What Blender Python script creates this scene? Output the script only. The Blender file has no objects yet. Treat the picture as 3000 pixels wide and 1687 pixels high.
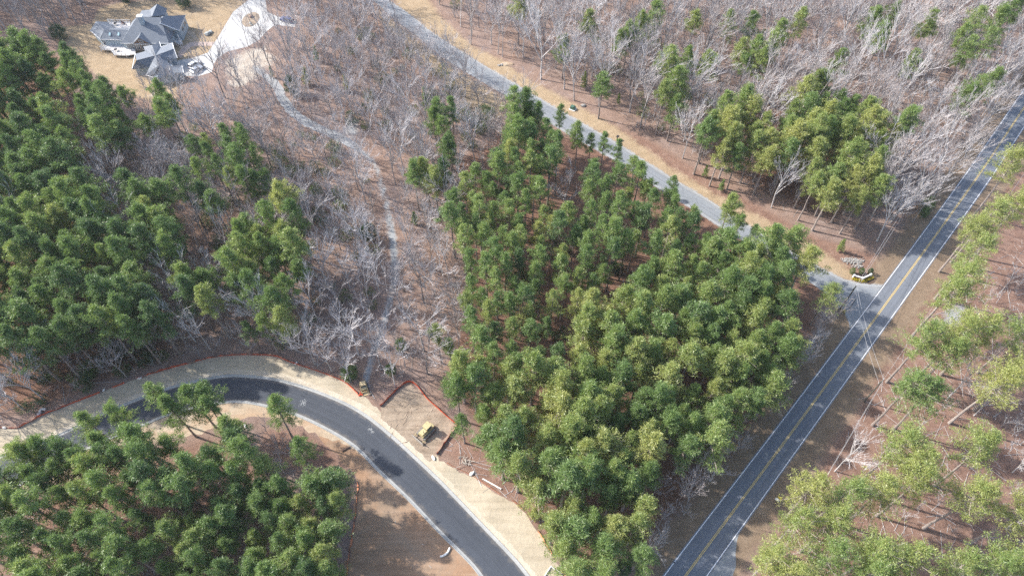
import bpy, math, random
import numpy as np
from mathutils import Vector, Euler

# ------------------------------------------------------------------ camera, sky, sun, exposure
SC = bpy.context.scene
H = 150.0                       # camera height over the ground, metres
F, CX, CY = 2065.0, 1500.0, 843.5
PITCH = math.radians(54.07)     # below the horizon
cam_d = bpy.data.cameras.new("camera"); cam = bpy.data.objects.new("camera", cam_d)
SC.collection.objects.link(cam); SC.camera = cam
cam.location = (0, 0, H); cam.rotation_euler = (math.pi/2 - PITCH, 0, 0)
cam_d.sensor_width = 36; cam_d.lens = 36*F/3000; cam_d.clip_end = 6000; cam_d.clip_start = 1

SUN_EL, SHADOW_AZ = math.radians(38.0), math.radians(-19.0)
Ldir = Vector((math.cos(SUN_EL)*math.cos(SHADOW_AZ), math.cos(SUN_EL)*math.sin(SHADOW_AZ), -math.sin(SUN_EL)))
world = bpy.data.worlds.new("World"); SC.world = world; world.use_nodes = True
wn = world.node_tree; bg = wn.nodes["Background"]
sky = wn.nodes.new("ShaderNodeTexSky"); sky.sky_type = 'NISHITA'; sky.sun_disc = False
sky.sun_elevation = SUN_EL; sky.sun_rotation = math.atan2(-Ldir.x, -Ldir.y) % (2*math.pi)
sky.air_density = 1.0; sky.dust_density = 2.0
wn.links.new(sky.outputs[0], bg.inputs[0]); bg.inputs[1].default_value = 0.15
sd = bpy.data.lights.new("sun", 'SUN'); sd.energy = 3.5; sd.angle = math.radians(0.8); sd.color = (1.0, 0.955, 0.89)
sun = bpy.data.objects.new("sun", sd); SC.collection.objects.link(sun)
sun.rotation_euler = Ldir.to_track_quat('-Z', 'Y').to_euler(); sun.location = (-100, 60, 200)
SC.view_settings.view_transform = 'Standard'; SC.view_settings.look = 'None'
SC.view_settings.gamma = 1.0; SC.view_settings.exposure = 1.3
SC.render.engine = 'CYCLES'
SC.cycles.max_bounces = 5; SC.cycles.diffuse_bounces = 3; SC.cycles.transmission_bounces = 3; SC.cycles.glossy_bounces = 2
SC.cycles.use_denoising = False

# ------------------------------------------------------------------ picture measurements to ground positions
K = 3000/2576.0                 # the measuring sheet was 2576 wide
sp, cp = math.sin(PITCH), math.cos(PITCH)
def W(x, y, z=0.0):
    """ground position (or position at height z) measured at sheet point x, y"""
    a = (np.asarray(x, float)*K - CX)/F; b = -(np.asarray(y, float)*K - CY)/F
    dy, dz = cp + b*sp, -sp + b*cp
    t = (H - z)/-dz
    return a*t, dy*t
def W3(x, y, z=0.0):
    X, Y = W(x, y, z); return np.array([float(X), float(Y), z])
def PX(X, Y, Z=0.0):
    X, Y, Z = np.asarray(X, float), np.asarray(Y, float), np.asarray(Z, float) - H
    d = Y*cp - Z*sp; u = X/d; v = (Y*sp + Z*cp)/d
    return (CX + F*u)/K, (CY - F*v)/K
def WP(pts): return [tuple(float(c) for c in W(x, y)) for x, y in pts]

def sdist(P, poly):
    """signed distance of points to a polygon (negative inside)"""
    P = np.asarray(P, float); Q = np.asarray(poly, float); R = np.roll(Q, -1, 0)
    d = np.full(len(P), 1e18); ins = np.zeros(len(P), bool)
    for a, b in zip(Q, R):
        e = b - a; w = P - a; L = e@e
        if L < 1e-12: continue
        t = np.clip((w@e)/L, 0, 1); q = w - t[:, None]*e
        d = np.minimum(d, (q*q).sum(1))
        c = (a[1] > P[:, 1]) != (b[1] > P[:, 1])
        if abs(e[1]) > 1e-12: ins ^= c & (P[:, 0] < a[0] + (P[:, 1]-a[1])*e[0]/e[1])
    d = np.sqrt(d); return np.where(ins, -d, d)
def ldist(P, line):
    P = np.asarray(P, float); Q = np.asarray(line, float); d = np.full(len(P), 1e18)
    for a, b in zip(Q[:-1], Q[1:]):
        e = b-a; w = P-a; t = np.clip((w@e)/max(e@e, 1e-9), 0, 1); q = w-t[:, None]*e
        d = np.minimum(d, (q*q).sum(1))
    return np.sqrt(d)
def smooth_line(pts, step=2.0):
    """Catmull-Rom through the points, evenly resampled"""
    P = np.array(pts, float); P = np.vstack([2*P[0]-P[1], P, 2*P[-1]-P[-2]]); out = []
    for i in range(1, len(P)-2):
        p0, p1, p2, p3 = P[i-1:i+3]; n = max(2, int(np.linalg.norm(p2-p1)/step*2))
        for t in np.linspace(0, 1, n, endpoint=False):
            out.append(0.5*((2*p1)+(-p0+p2)*t+(2*p0-5*p1+4*p2-p3)*t*t+(-p0+3*p1-3*p2+p3)*t**3))
    out.append(P[-2]); out = np.array(out)
    s = np.r_[0, np.cumsum(np.linalg.norm(np.diff(out, axis=0), axis=1))]
    u = np.linspace(0, s[-1], max(2, int(s[-1]/step)+1))
    return np.stack([np.interp(u, s, out[:, k]) for k in range(out.shape[1])], 1)
def offset(line, d):
    L = np.asarray(line, float); T = np.gradient(L, axis=0); T /= np.linalg.norm(T, axis=1)[:, None]+1e-9
    return L + d*np.stack([-T[:, 1], T[:, 0]], 1)

# ------------------------------------------------------------------ scene helpers
COL = SC.collection
def tag(o, label=None, cat=None, group=None, kind=None):
    if label: o["label"] = label
    if cat: o["category"] = cat
    if group: o["group"] = group
    if kind: o["kind"] = kind
    return o
def thing(name, label, cat, loc=(0, 0, 0), rz=0.0, group=None):
    o = bpy.data.objects.new(name, None); COL.objects.link(o); o.empty_display_size = .2
    o.location = loc; o.rotation_euler = (0, 0, rz); return tag(o, label, cat, group)
class Geo:
    """collects shapes; build() links them as one mesh object"""
    def __init__(s): s.v = []; s.f = []
    def add(s, vs, fs):
        n = len(s.v); s.v += [tuple(map(float, p)) for p in vs]; s.f += [tuple(n+i for i in f) for f in fs]; return s
    def box(s, c, d, rz=0.0, top=1.0, rot=None):
        """box centred at c with full size d; top scales the upper face"""
        M = rot if rot is not None else Euler((0, 0, rz)).to_matrix(); vs = []
        for z in (-.5, .5):
            k = top if z > 0 else 1.0
            for x, y in ((-.5, -.5), (.5, -.5), (.5, .5), (-.5, .5)):
                vs.append(M @ Vector((x*d[0]*k, y*d[1]*k, z*d[2])) + Vector(c))
        return s.add(vs, [(3, 2, 1, 0), (4, 5, 6, 7), (0, 1, 5, 4), (1, 2, 6, 5), (2, 3, 7, 6), (3, 0, 4, 7)])
    def tube(s, pts, r, n=6, cap=True):
        P = [Vector(p) for p in pts]; rr = r if hasattr(r, '__len__') else [r]*len(P); vs = []; fs = []
        for i, p in enumerate(P):
            t = (P[min(i+1, len(P)-1)] - P[max(i-1, 0)]).normalized()
            a = t.orthogonal().normalized() if i == 0 else (a - t*a.dot(t)).normalized()
            b = t.cross(a)
            for k in range(n):
                q = 2*math.pi*k/n; vs.append(p + (a*math.cos(q)+b*math.sin(q))*rr[i])
        for i in range(len(P)-1):
            for k in range(n):
                fs.append((i*n+k, i*n+(k+1) % n, (i+1)*n+(k+1) % n, (i+1)*n+k))
        if cap: fs += [tuple(range(n))[::-1], tuple((len(P)-1)*n+k for k in range(n))]
        return s.add(vs, fs)
    def prism(s, pts, z0, z1):
        """vertical prism over plan polygon pts"""
        n = len(pts); A = sum(pts[i][0]*pts[(i+1) % n][1]-pts[(i+1) % n][0]*pts[i][1] for i in range(n))
        if A < 0: pts = pts[::-1]
        return s.add([(x, y, z0) for x, y in pts]+[(x, y, z1) for x, y in pts],
                     [tuple(range(n))[::-1], tuple(range(n, 2*n))]+[(i, (i+1) % n, n+(i+1) % n, n+i) for i in range(n)])
    def profile(s, prof, y0, y1, inset=0.0):
        """side profile (x, z) extruded along y"""
        n = len(prof); return s.add([(x, y0, z) for x, z in prof]+[(x, y1, z) for x, z in prof],
            [tuple(range(n)), tuple(range(2*n-1, n-1, -1))]+[(i, n+i, n+(i+1) % n, (i+1) % n) for i in range(n)])
    def slab(s, P, th):
        """sloping polygon with thickness th below it"""
        n = len(P); P = [np.array(p, float) for p in P]
        nz = sum(P[i][0]*P[(i+1) % n][1]-P[(i+1) % n][0]*P[i][1] for i in range(n))
        if nz < 0: P = P[::-1]
        return s.add([tuple(p) for p in P]+[(p[0], p[1], p[2]-th) for p in P],
                     [tuple(range(n)), tuple(range(2*n-1, n-1, -1))]+[(i, n+i, n+(i+1) % n, (i+1) % n) for i in range(n)])
    def build(s, name, mat, parent=None, smooth=False, off=None):
        me = bpy.data.meshes.new(name)
        v = s.v if off is None else [(a-off[0], b-off[1], c-off[2]) for a, b, c in s.v]
        me.from_pydata(v, [], s.f); me.materials.append(mat)
        if smooth: me.shade_smooth()
        o = bpy.data.objects.new(name, me); COL.objects.link(o); o.parent = parent; return o
def ico(c, r, sq=(1, 1, 1), seed=0, rough=0.25):
    """an uneven faceted lump: (verts, faces)"""
    rng = random.Random(seed); t = (1+5**.5)/2
    vs = [Vector(p).normalized() for p in [(-1,t,0),(1,t,0),(-1,-t,0),(1,-t,0),(0,-1,t),(0,1,t),(0,-1,-t),(0,1,-t),(t,0,-1),(t,0,1),(-t,0,-1),(-t,0,1)]]
    fs = [(0,11,5),(0,5,1),(0,1,7),(0,7,10),(0,10,11),(1,5,9),(5,11,4),(11,10,2),(10,7,6),(7,1,8),(3,9,4),(3,4,2),(3,2,6),(3,6,8),(3,8,9),(4,9,5),(2,4,11),(6,2,10),(8,6,7),(9,8,1)]
    return [(c[0]+v.x*r*sq[0]*(1+rng.uniform(-rough, rough)), c[1]+v.y*r*sq[1]*(1+rng.uniform(-rough, rough)), c[2]+v.z*r*sq[2]*(1+rng.uniform(-rough, rough))) for v in vs], fs

# ------------------------------------------------------------------ materials
def nodes(name):
    m = bpy.data.materials.new(name); m.use_nodes = True; nt = m.node_tree
    return m, nt, nt.nodes["Principled BSDF"]
def N(nt, t, **kw):
    n = nt.nodes.new(t)
    for k, v in kw.items():
        if k.startswith('i_'):
            key = k[2:]; n.inputs[int(key) if key.isdigit() else key].default_value = v
        else: setattr(n, k, v)
    return n
def pos(nt): return N(nt, "ShaderNodeNewGeometry").outputs["Position"]
def noise(nt, scale, detail=4, rough=.6, vec=None, dist=0.0):
    n = N(nt, "ShaderNodeTexNoise", i_Scale=scale, i_Detail=detail, i_Roughness=rough, i_Distortion=dist)
    nt.links.new(vec if vec is not None else pos(nt), n.inputs["Vector"]); return n.outputs["Fac"]
def ramp(nt, fac, stops):
    n = N(nt, "ShaderNodeValToRGB"); cr = n.color_ramp
    while len(cr.elements) < len(stops): cr.elements.new(.5)
    for e, (p, c) in zip(cr.elements, stops): e.position = p; e.color = (*c, 1) if len(c) == 3 else c
    nt.links.new(fac, n.inputs[0]); return n.outputs[0]
def mixc(nt, fac, a, b, mode='MIX'):
    n = N(nt, "ShaderNodeMix", data_type='RGBA', blend_type=mode)
    for s, v in ((0, fac), (6, a), (7, b)):
        if isinstance(v, (int, float)): n.inputs[s].default_value = v
        elif isinstance(v, tuple): n.inputs[s].default_value = (*v, 1)
        else: nt.links.new(v, n.inputs[s])
    return n.outputs[2]
def maths(nt, op, a, b=None, c=None, clamp=False):
    n = N(nt, "ShaderNodeMath", operation=op, use_clamp=clamp)
    for i, v in enumerate((a, b, c)):
        if v is None: continue
        if isinstance(v, (int, float)): n.inputs[i].default_value = v
        else: nt.links.new(v, n.inputs[i])
    return n.outputs[0]
def bump(nt, b, h, strength=.5, dist=.1):
    n = N(nt, "ShaderNodeBump", i_Strength=strength, i_Distance=dist)
    nt.links.new(h, n.inputs["Height"]); nt.links.new(n.outputs[0], b.inputs["Normal"])
def plain(name, col, rough=.6, metal=0.0, var=.12, scale=3.0, obj=False):
    """painted or worn surface: base colour with fine uneven wear"""
    m, nt, b = nodes(name)
    vec = N(nt, "ShaderNodeTexCoord").outputs["Object"] if obj else None
    f = noise(nt, scale, 5, .65, vec)
    lo = tuple(c*(1-var*2) for c in col); hi = tuple(min(1, c*(1+var)) for c in col)
    nt.links.new(ramp(nt, f, [(.3, lo), (.7, hi)]), b.inputs["Base Color"])
    b.inputs["Roughness"].default_value = rough; b.inputs["Metallic"].default_value = metal; return m
M = {}
for nm, col, ro, me in [
    ('white_paint', (.78, .78, .77), .5, 0), ('off_white', (.66, .64, .6), .6, 0), ('siding', (.34, .41, .46), .6, 0),
    ('brown_wood', (.17, .10, .07), .7, 0), ('pale_wood', (.45, .40, .34), .8, 0), ('dark_metal', (.03, .03, .035), .45, .3),
    ('grey_metal', (.38, .40, .42), .4, .6), ('machine_yellow', (.44, .37, .19), .5, 0), ('machine_tan', (.52, .40, .22), .6, 0),
    ('track_steel', (.12, .11, .10), .6, .4), ('blade_steel', (.42, .38, .33), .5, .5), ('rubber', (.02, .02, .022), .8, 0),
    ('car_blue', (.03, .06, .22), .25, .3), ('car_white', (.75, .76, .77), .3, 0), ('car_silver', (.36, .38, .41), .3, .5),
    ('brick', (.25, .15, .12), .8, 0), ('sign_yellow', (.80, .58, .02), .5, 0), ('orange_mesh', (.60, .10, .04), .7, 0),
    ('orange_faded', (.52, .20, .10), .8, 0), ('transformer_green', (.06, .13, .09), .5, 0), ('concrete', (.52, .51, .48), .85, 0),
    ('pvc_white', (.72, .69, .64), .5, 0), ('pole_wood', (.10, .095, .075), .85, 0), ('wire_grey', (.5, .49, .48), .5, .3),
    ('stone_pale', (.31, .295, .275), .9, 0), ('boulder', (.33, .34, .32), .9, 0), ('flower_yellow', (.80, .62, .03), .7, 0),
    ('mulch', (.10, .065, .045), .95, 0), ('deck', (.62, .59, .56), .8, 0), ('cloth_pink', (.62, .5, .46), .8, 0), ('paver', (.43, .33, .28), .85, 0)]:
    M[nm] = plain(nm, col, ro, me)
def glass_mat():
    m, nt, b = nodes('window_glass'); b.inputs["Base Color"].default_value = (.035, .05, .07, 1)
    b.inputs["Roughness"].default_value = .08; b.inputs["Specular IOR Level"].default_value = .8; return m
M['glass'] = glass_mat()
def skylight_mat():
    m, nt, b = nodes('skylight_glass'); b.inputs["Base Color"].default_value = (.42, .58, .6, 1); b.inputs["Roughness"].default_value = .15; return m
M['skylight'] = skylight_mat()
def roof_mat():
    m, nt, b = nodes('roof_shingle'); p = pos(nt)
    a = noise(nt, .5, 3, .5, p); c = noise(nt, 9, 3, .7, p)
    col = mixc(nt, .45, ramp(nt, a, [(.3, (.135, .155, .185)), (.7, (.175, .195, .225))]), ramp(nt, c, [(.3, (.10, .12, .145)), (.7, (.22, .24, .27))]))
    nt.links.new(col, b.inputs["Base Color"]); b.inputs["Roughness"].default_value = .8
    w = N(nt, "ShaderNodeTexWave", wave_type='BANDS', bands_direction='Z', i_Scale=1.6, i_Distortion=.6); nt.links.new(p, w.inputs["Vector"])
    bump(nt, b, w.outputs["Fac"], .35, .04); return m
M['roof'] = roof_mat()
def asphalt(name, dark, light, streak=0.0, dust=None, cracks=False):
    """paving: mottled, with lengthwise wear (attributes u across, s along) and dusty edges"""
    m, nt, b = nodes(name); p = pos(nt)
    a = noise(nt, .10, 4, .6, p); c = noise(nt, 4.0, 5, .75, p); d = noise(nt, .6, 4, .6, p)
    col = mixc(nt, .5, ramp(nt, a, [(.35, dark), (.65, light)]), ramp(nt, d, [(.3, dark), (.7, light)]))
    col = mixc(nt, .16, col, ramp(nt, c, [(.3, tuple(x*.6 for x in dark)), (.7, tuple(x*1.25 for x in light))]))
    if streak:
        A = lambda n: N(nt, "ShaderNodeAttribute", attribute_type='GEOMETRY', attribute_name=n).outputs["Fac"]
        u, s = A('u'), A('s'); cx = N(nt, "ShaderNodeCombineXYZ"); nt.links.new(maths(nt, 'MULTIPLY', u, 5.0), cx.inputs[0]); nt.links.new(maths(nt, 'MULTIPLY', s, .035), cx.inputs[1])
        k = noise(nt, 1.0, 4, .65, cx.outputs[0])
        col = mixc(nt, streak, col, ramp(nt, k, [(.33, tuple(x*.72 for x in dark)), (.68, tuple(x*1.35 for x in light))]))
        au = maths(nt, 'ABSOLUTE', u)
        seam = ramp(nt, maths(nt, 'ABSOLUTE', maths(nt, 'ADD', u, .04)), [(.0, (1, 1, 1)), (.018, (0, 0, 0))]); col = mixc(nt, maths(nt, 'MULTIPLY', seam, .35), col, tuple(x*.55 for x in dark))
        if dust:
            f = maths(nt, 'ADD', maths(nt, 'MULTIPLY', maths(nt, 'SUBTRACT', au, .72), 3.2), maths(nt, 'MULTIPLY', maths(nt, 'SUBTRACT', noise(nt, .8, 5, .7, p), .55), 2.6), clamp=True)
            col = mixc(nt, maths(nt, 'MULTIPLY', f, .38), col, dust)
    if cracks:
        v = N(nt, "ShaderNodeTexVoronoi", feature='DISTANCE_TO_EDGE', i_Scale=.16)
        wv = N(nt, "ShaderNodeVectorMath", operation='ADD'); nz = N(nt, "ShaderNodeTexNoise", i_Scale=.7, i_Detail=4); nt.links.new(p, nz.inputs["Vector"])
        sc = N(nt, "ShaderNodeVectorMath", operation='SCALE', i_Scale=2.4); nt.links.new(nz.outputs["Color"], sc.inputs[0])
        nt.links.new(p, wv.inputs[0]); nt.links.new(sc.outputs[0], wv.inputs[1]); nt.links.new(wv.outputs[0], v.inputs["Vector"])
        k = ramp(nt, v.outputs["Distance"], [(.0, (1, 1, 1)), (.012, (0, 0, 0))])
        k = maths(nt, 'MULTIPLY', k, ramp(nt, noise(nt, .05, 2, .5, p), [(.5, (0, 0, 0)), (.62, (1, 1, 1))]))
        col = mixc(nt, maths(nt, 'MULTIPLY', k, .6), col, (.03, .03, .03))
    nt.links.new(col, b.inputs["Base Color"]); b.inputs["Roughness"].default_value = .85; bump(nt, b, c, .3, .02); return m
M['road_asphalt'] = asphalt('road_asphalt', (.105, .116, .136), (.15, .162, .184), .35, (.20, .18, .155), True)
M['new_asphalt'] = asphalt('new_asphalt', (.034, .040, .052), (.052, .060, .075), .3, (.26, .22, .17))
M['street_asphalt'] = asphalt('street_asphalt', (.155, .168, .184), (.205, .22, .236), .35, (.30, .27, .235), True)
M['old_pavement'] = asphalt('old_pavement', (.17, .18, .19), (.235, .245, .25), .0, None, True)
M['new_concrete'] = asphalt('new_concrete', (.33, .328, .32), (.47, .465, .45))
M['gutter'] = asphalt('gutter', (.24, .245, .24), (.37, .37, .355))
def line_paint(name, col):
    m, nt, b = nodes(name); p = pos(nt); f = noise(nt, 5, 5, .7, p)
    c = ramp(nt, f, [(.25, tuple(x*.55 for x in col)), (.5, col)]); nt.links.new(c, b.inputs["Base Color"]); b.inputs["Roughness"].default_value = .7; return m
M['line_white'] = line_paint('line_white', (.78, .78, .8)); M['line_yellow'] = line_paint('line_yellow', (.62, .44, .13))
def earth(name, cols, s1=.12, s2=1.3, s3=6.0, bumps=.6, drag=None, patch=None):
    """layered soil or straw: cols from dark to pale; drag = (angle, weight) adds scraped streaks; patch = a second colour in large areas"""
    m, nt, b = nodes(name); p = pos(nt)
    a = noise(nt, s1, 5, .6, p, .4); c = noise(nt, s2, 6, .7, p); d = noise(nt, s3, 4, .75, p)
    col = mixc(nt, .5, ramp(nt, a, [(.32, cols[0]), (.5, cols[1]), (.68, cols[2])]), ramp(nt, c, [(.3, cols[0]), (.5, cols[1]), (.7, cols[2])]))
    col = mixc(nt, .14, col, ramp(nt, d, [(.3, cols[0]), (.7, cols[2])]))
    if patch: col = mixc(nt, maths(nt, 'MULTIPLY', ramp(nt, noise(nt, s1*.7, 5, .65, p, .8), [(.45, (0, 0, 0)), (.62, (1, 1, 1))]), .75), col, patch)
    if drag:
        mp = N(nt, "ShaderNodeMapping"); mp.inputs["Rotation"].default_value = (0, 0, -drag[0]); mp.inputs["Scale"].default_value = (.07, 1.1, 1)
        nt.links.new(p, mp.inputs[0]); s = noise(nt, 1.0, 5, .65, mp.outputs[0], .3)
        col = mixc(nt, drag[1], col, ramp(nt, s, [(.35, tuple(x*.8 for x in cols[0])), (.5, cols[1]), (.66, cols[2])]))
    nt.links.new(col, b.inputs["Base Color"]); b.inputs["Roughness"].default_value = 1; b.inputs["Specular IOR Level"].default_value = .1
    bump(nt, b, c, bumps, .25); return m
M['straw'] = earth('straw', [(.285, .235, .165), (.40, .34, .25), (.495, .435, .335)], .10, .8, 5.0, .6, (-.75, .25), (.30, .265, .20))
M['straw_fresh'] = earth('straw_fresh', [(.36, .30, .22), (.45, .39, .30), (.52, .46, .38)], .3, 1.2, 5.0)
M['pad_dirt'] = earth('pad_dirt', [(.15, .115, .085), (.28, .22, .165), (.39, .32, .245)], .22, .6, 4.0, 1.0, (.9, .35))
M['clay'] = earth('clay', [(.17, .11, .07), (.295, .18, .11), (.385, .255, .17)], .09, .45, 3.0, .6, (-1.05, .28), (.25, .20, .15))
M['gravel'] = earth('gravel', [(.21, .215, .215), (.275, .285, .29), (.33, .335, .34)], .2, 1.5, 9.0, .4)
M['red_clay'] = earth('red_clay', [(.34, .15, .09), (.42, .20, .12), (.5, .27, .17)], .3, 1.5, 5.0)
M['sand_verge'] = earth('sand_verge', [(.28, .21, .145), (.38, .31, .225), (.47, .41, .32)], .13, .8, 5.0, .6, (.4, .25), (.36, .22, .13))

def foliage(name, lo, mid, hi, trans=.3):
    m, nt, b = nodes(name); nt.nodes.remove(b)
    out = nt.nodes["Material Output"]
    tn = N(nt, "ShaderNodeAttribute", attribute_type='INSTANCER', attribute_name='tone')
    cv = N(nt, "ShaderNodeAttribute", attribute_type='GEOMETRY', attribute_name='cv')
    oi = N(nt, "ShaderNodeObjectInfo")
    f = maths(nt, 'ADD', tn.outputs["Fac"], maths(nt, 'MULTIPLY', maths(nt, 'SUBTRACT', cv.outputs["Fac"], .5), .5))
    f = maths(nt, 'ADD', f, maths(nt, 'MULTIPLY', maths(nt, 'SUBTRACT', oi.outputs["Random"], .5), .25), clamp=True)
    col = ramp(nt, f, [(0.0, lo), (.5, mid), (1.0, hi)])
    d = N(nt, "ShaderNodeBsdfDiffuse"); t = N(nt, "ShaderNodeBsdfTranslucent"); g = N(nt, "ShaderNodeBsdfGlossy", i_Roughness=.45)
    g.inputs["Color"].default_value = (1, 1, 1, 1)
    nt.links.new(col, d.inputs[0]); nt.links.new(mixc(nt, 1.0, col, (1.0, 1.0, .75), 'MULTIPLY'), t.inputs[0])
    m1 = N(nt, "ShaderNodeMixShader", i_0=trans); nt.links.new(d.outputs[0], m1.inputs[1]); nt.links.new(t.outputs[0], m1.inputs[2])
    m2 = N(nt, "ShaderNodeMixShader", i_0=.035); nt.links.new(m1.outputs[0], m2.inputs[1]); nt.links.new(g.outputs[0], m2.inputs[2])
    nt.links.new(m2.outputs[0], out.inputs[0]); return m
M['needles'] = foliage('needles', (.10, .17, .062), (.20, .295, .084), (.39, .405, .13), .45)
M['broadleaf'] = foliage('broadleaf', (.03, .07, .028), (.075, .13, .04), (.17, .22, .07), .25)
M['blossom'] = foliage('blossom', (.10, .14, .03), (.50, .40, .03), (.72, .58, .06), .2)
def bark(name, lo, hi):
    m, nt, b = nodes(name)
    tn = N(nt, "ShaderNodeAttribute", attribute_type='INSTANCER', attribute_name='tone')
    oi = N(nt, "ShaderNodeObjectInfo"); p = pos(nt)
    f = maths(nt, 'ADD', tn.outputs["Fac"], maths(nt, 'MULTIPLY', maths(nt, 'SUBTRACT', oi.outputs["Random"], .5), .35), clamp=True)
    base = mixc(nt, f, lo, hi); n = noise(nt, 2.2, 5, .7, p)
    col = mixc(nt, .45, base, ramp(nt, n, [(.3, tuple(x*.45 for x in lo)), (.7, tuple(min(1, x*1.15) for x in hi))]))
    nt.links.new(col, b.inputs["Base Color"]); b.inputs["Roughness"].default_value = .9; b.inputs["Specular IOR Level"].default_value = .2; return m
M['pine_bark'] = bark('pine_bark', (.14, .105, .085), (.38, .33, .30))
M['bare_bark'] = bark('bare_bark', (.14, .115, .105), (.60, .575, .56))
M['twigs'] = bark('twigs', (.25, .212, .205), (.58, .555, .555))
# ------------------------------------------------------------------ outlines measured on the sheet
def ext(a, b, d):   # a point d metres beyond b on the line a-b
    a, b = np.array(a), np.array(b); u = (b-a)/np.linalg.norm(b-a); return tuple(b+u*d)
# two-lane road: the two white edge lines
ml = WP([(1668.4, 1449), (1717.3, 1384.2), (2037.6, 965.1), (2397.4, 482.6), (2576, 225)])
mr = WP([(1778.3, 1449), (2124, 965.1), (2468.6, 482.6), (2576, 320.3)])
ml = [ext(ml[1], ml[0], 60)]+ml+[ext(ml[-2], ml[-1], 140)]; mr = [ext(mr[1], mr[0], 60)]+mr+[ext(mr[-2], mr[-1], 125)]
ML, MR = smooth_line(ml, 2), smooth_line(mr, 2)
_n = min(len(ML), len(MR)); rs = lambda L, n: np.stack([np.interp(np.linspace(0, len(L)-1, n), np.arange(len(L)), L[:, k]) for k in (0, 1)], 1)
ML, MR = rs(ML, 260), rs(MR, 260)
# newly paved curve: outer and inner edge of the asphalt
NO = smooth_line(WP([(-190, 1205), (-100, 1175), (0, 1152), (60, 1137), (139, 1102), (199, 1074), (273, 1038), (362, 1002), (444, 974), (550, 951), (611, 949), (692, 958), (774, 981), (859, 1015), (920, 1050), (981, 1099), (1022, 1136), (1103, 1213), (1205, 1319), (1286, 1404), (1323, 1449), (1420, 1575)]), 1.5)
NI = smooth_line(WP([(-160, 1345), (-80, 1300), (0, 1257), (27, 1231), (76, 1198), (120, 1172), (240, 1115), (366, 1062), (445, 1032), (558, 1009), (610, 1007), (651, 1013), (733, 1034), (814, 1070), (895, 1119), (956, 1180), (1034, 1254), (1103, 1327), (1184, 1408), (1217, 1449), (1310, 1580)]), 1.5)
NO, NI = rs(NO, 200), rs(NI, 200)
# older street running to the junction
SU = smooth_line(WP([(860, -90), (972, 0), (1025, 37), (1092, 90), (1192, 153), (1292, 213), (1359, 253), (1425, 291), (1479, 322), (1542, 358), (1592, 390), (1682, 447), (1784, 508), (1877, 569), (1980, 631), (2071, 682), (2127, 708), (2170, 718), (2218, 722)]), 2)
SL = smooth_line(WP([(825, -90), (944, 0), (985, 37), (1045, 83), (1142, 157), (1279, 240), (1359, 288), (1425, 330), (1500, 372), (1565, 409), (1609, 438), (1659, 470), (1751, 526), (1834, 579), (1920, 630), (2000, 680), (2060, 718), (2105, 752), (2135, 790), (2146, 822)]), 2)
SU, SL = rs(SU, 160), rs(SL, 160)
loop = lambda a, b: np.vstack([a, b[::-1]])
MAIN, NEW, STREET = loop(ML, MR), loop(NO, NI), loop(SU, SL)
DRIVE = WP([(628, -60), (626, 0), (587, 30), (567, 63), (547, 97), (523, 133), (483, 147), (448, 152), (444, 172), (452, 192), (500, 192), (533, 182), (537, 163), (547, 147), (573, 130), (623, 118), (653, 100), (670, 80), (687, 67), (700, 64), (742, 69), (745, 53), (697, 42), (672, 30), (668, 0), (668, -60)])
HOUSE = WP([(225, 75), (300, 60), (330, 40), (350, 10), (410, 5), (470, 50), (480, 95), (455, 150), (470, 190), (460, 235), (370, 225), (330, 170), (250, 145), (232, 110)])
FENCE_A = WP([(-60, 1072), (0, 1075), (41, 1076), (68, 1064), (116, 1040), (187, 1013), (269, 981), (346, 952), (407, 932), (468, 916), (529, 900), (590, 893), (684, 895), (733, 912), (794, 932), (859, 957), (883, 975), (901, 992)])
FENCE_B = WP([(956, 1022), (1028, 961), (1078, 1007), (1130, 1053), (1151, 1069), (1098, 1143)])
FENCE_C = WP([(1099, 1146), (1126, 1165), (1179, 1192), (1211, 1211), (1257, 1242), (1302, 1268), (1338, 1312), (1369, 1363), (1405, 1420), (1430, 1465)])
FENCE_D = WP([(899, 1211), (894, 1287), (882, 1360), (871, 1437), (866, 1480)])
VERGE = [tuple(p) for p in smooth_line(FENCE_A, 1.5)] + WP([(905, 995), (925, 1000), (963, 1043), (948, 1068)]) + [tuple(p) for p in NO[::-1] if -330 < p[0] and W(948, 1068)[0] >= p[0]]
VERGE2 = WP([(1099, 1148), (1126, 1168), (1179, 1195), (1211, 1214), (1257, 1245), (1302, 1271), (1338, 1315), (1369, 1366), (1405, 1424), (1430, 1470)]) + [tuple(p) for p in NO[::-1] if p[0] > W(1050, 1160)[0] and p[1] > 25]
PAD = WP([(948, 1068), (963, 1043), (956, 1020), (1030, 960), (1080, 1005), (1130, 1052), (1153, 1070), (1100, 1146), (1062, 1170), (1022, 1137), (981, 1099)])
SAND_IN = [tuple(p) for p in NI if W(-60, 1290)[0] < p[0] < W(960, 1180)[0]] + WP([(935, 1180), (890, 1150), (840, 1118), (790, 1090), (740, 1062), (690, 1052), (640, 1048), (590, 1055), (520, 1085), (400, 1110), (330, 1130), (230, 1165), (140, 1205), (80, 1240), (20, 1290), (-60, 1350)])
LOT = [tuple(p) for p in NI if W(935, 1170)[0] < p[0] < W(1300, 1560)[0]] + WP([(1250, 1560), (860, 1560), (868, 1440), (880, 1360), (892, 1290), (898, 1215), (890, 1185), (850, 1150), (800, 1098), (850, 1110), (900, 1140)])
TRAIL = WP([(640, 168), (660, 185), (690, 208), (712, 250), (745, 290), (790, 317), (832, 336), (872, 356), (908, 380), (938, 408), (955, 445), (965, 485), (975, 530), (984, 575), (990, 625), (993, 680), (986, 735), (972, 790), (955, 840), (938, 890), (925, 940), (920, 975)])
TRAIL_L = smooth_line(TRAIL, 1.2)

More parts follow.
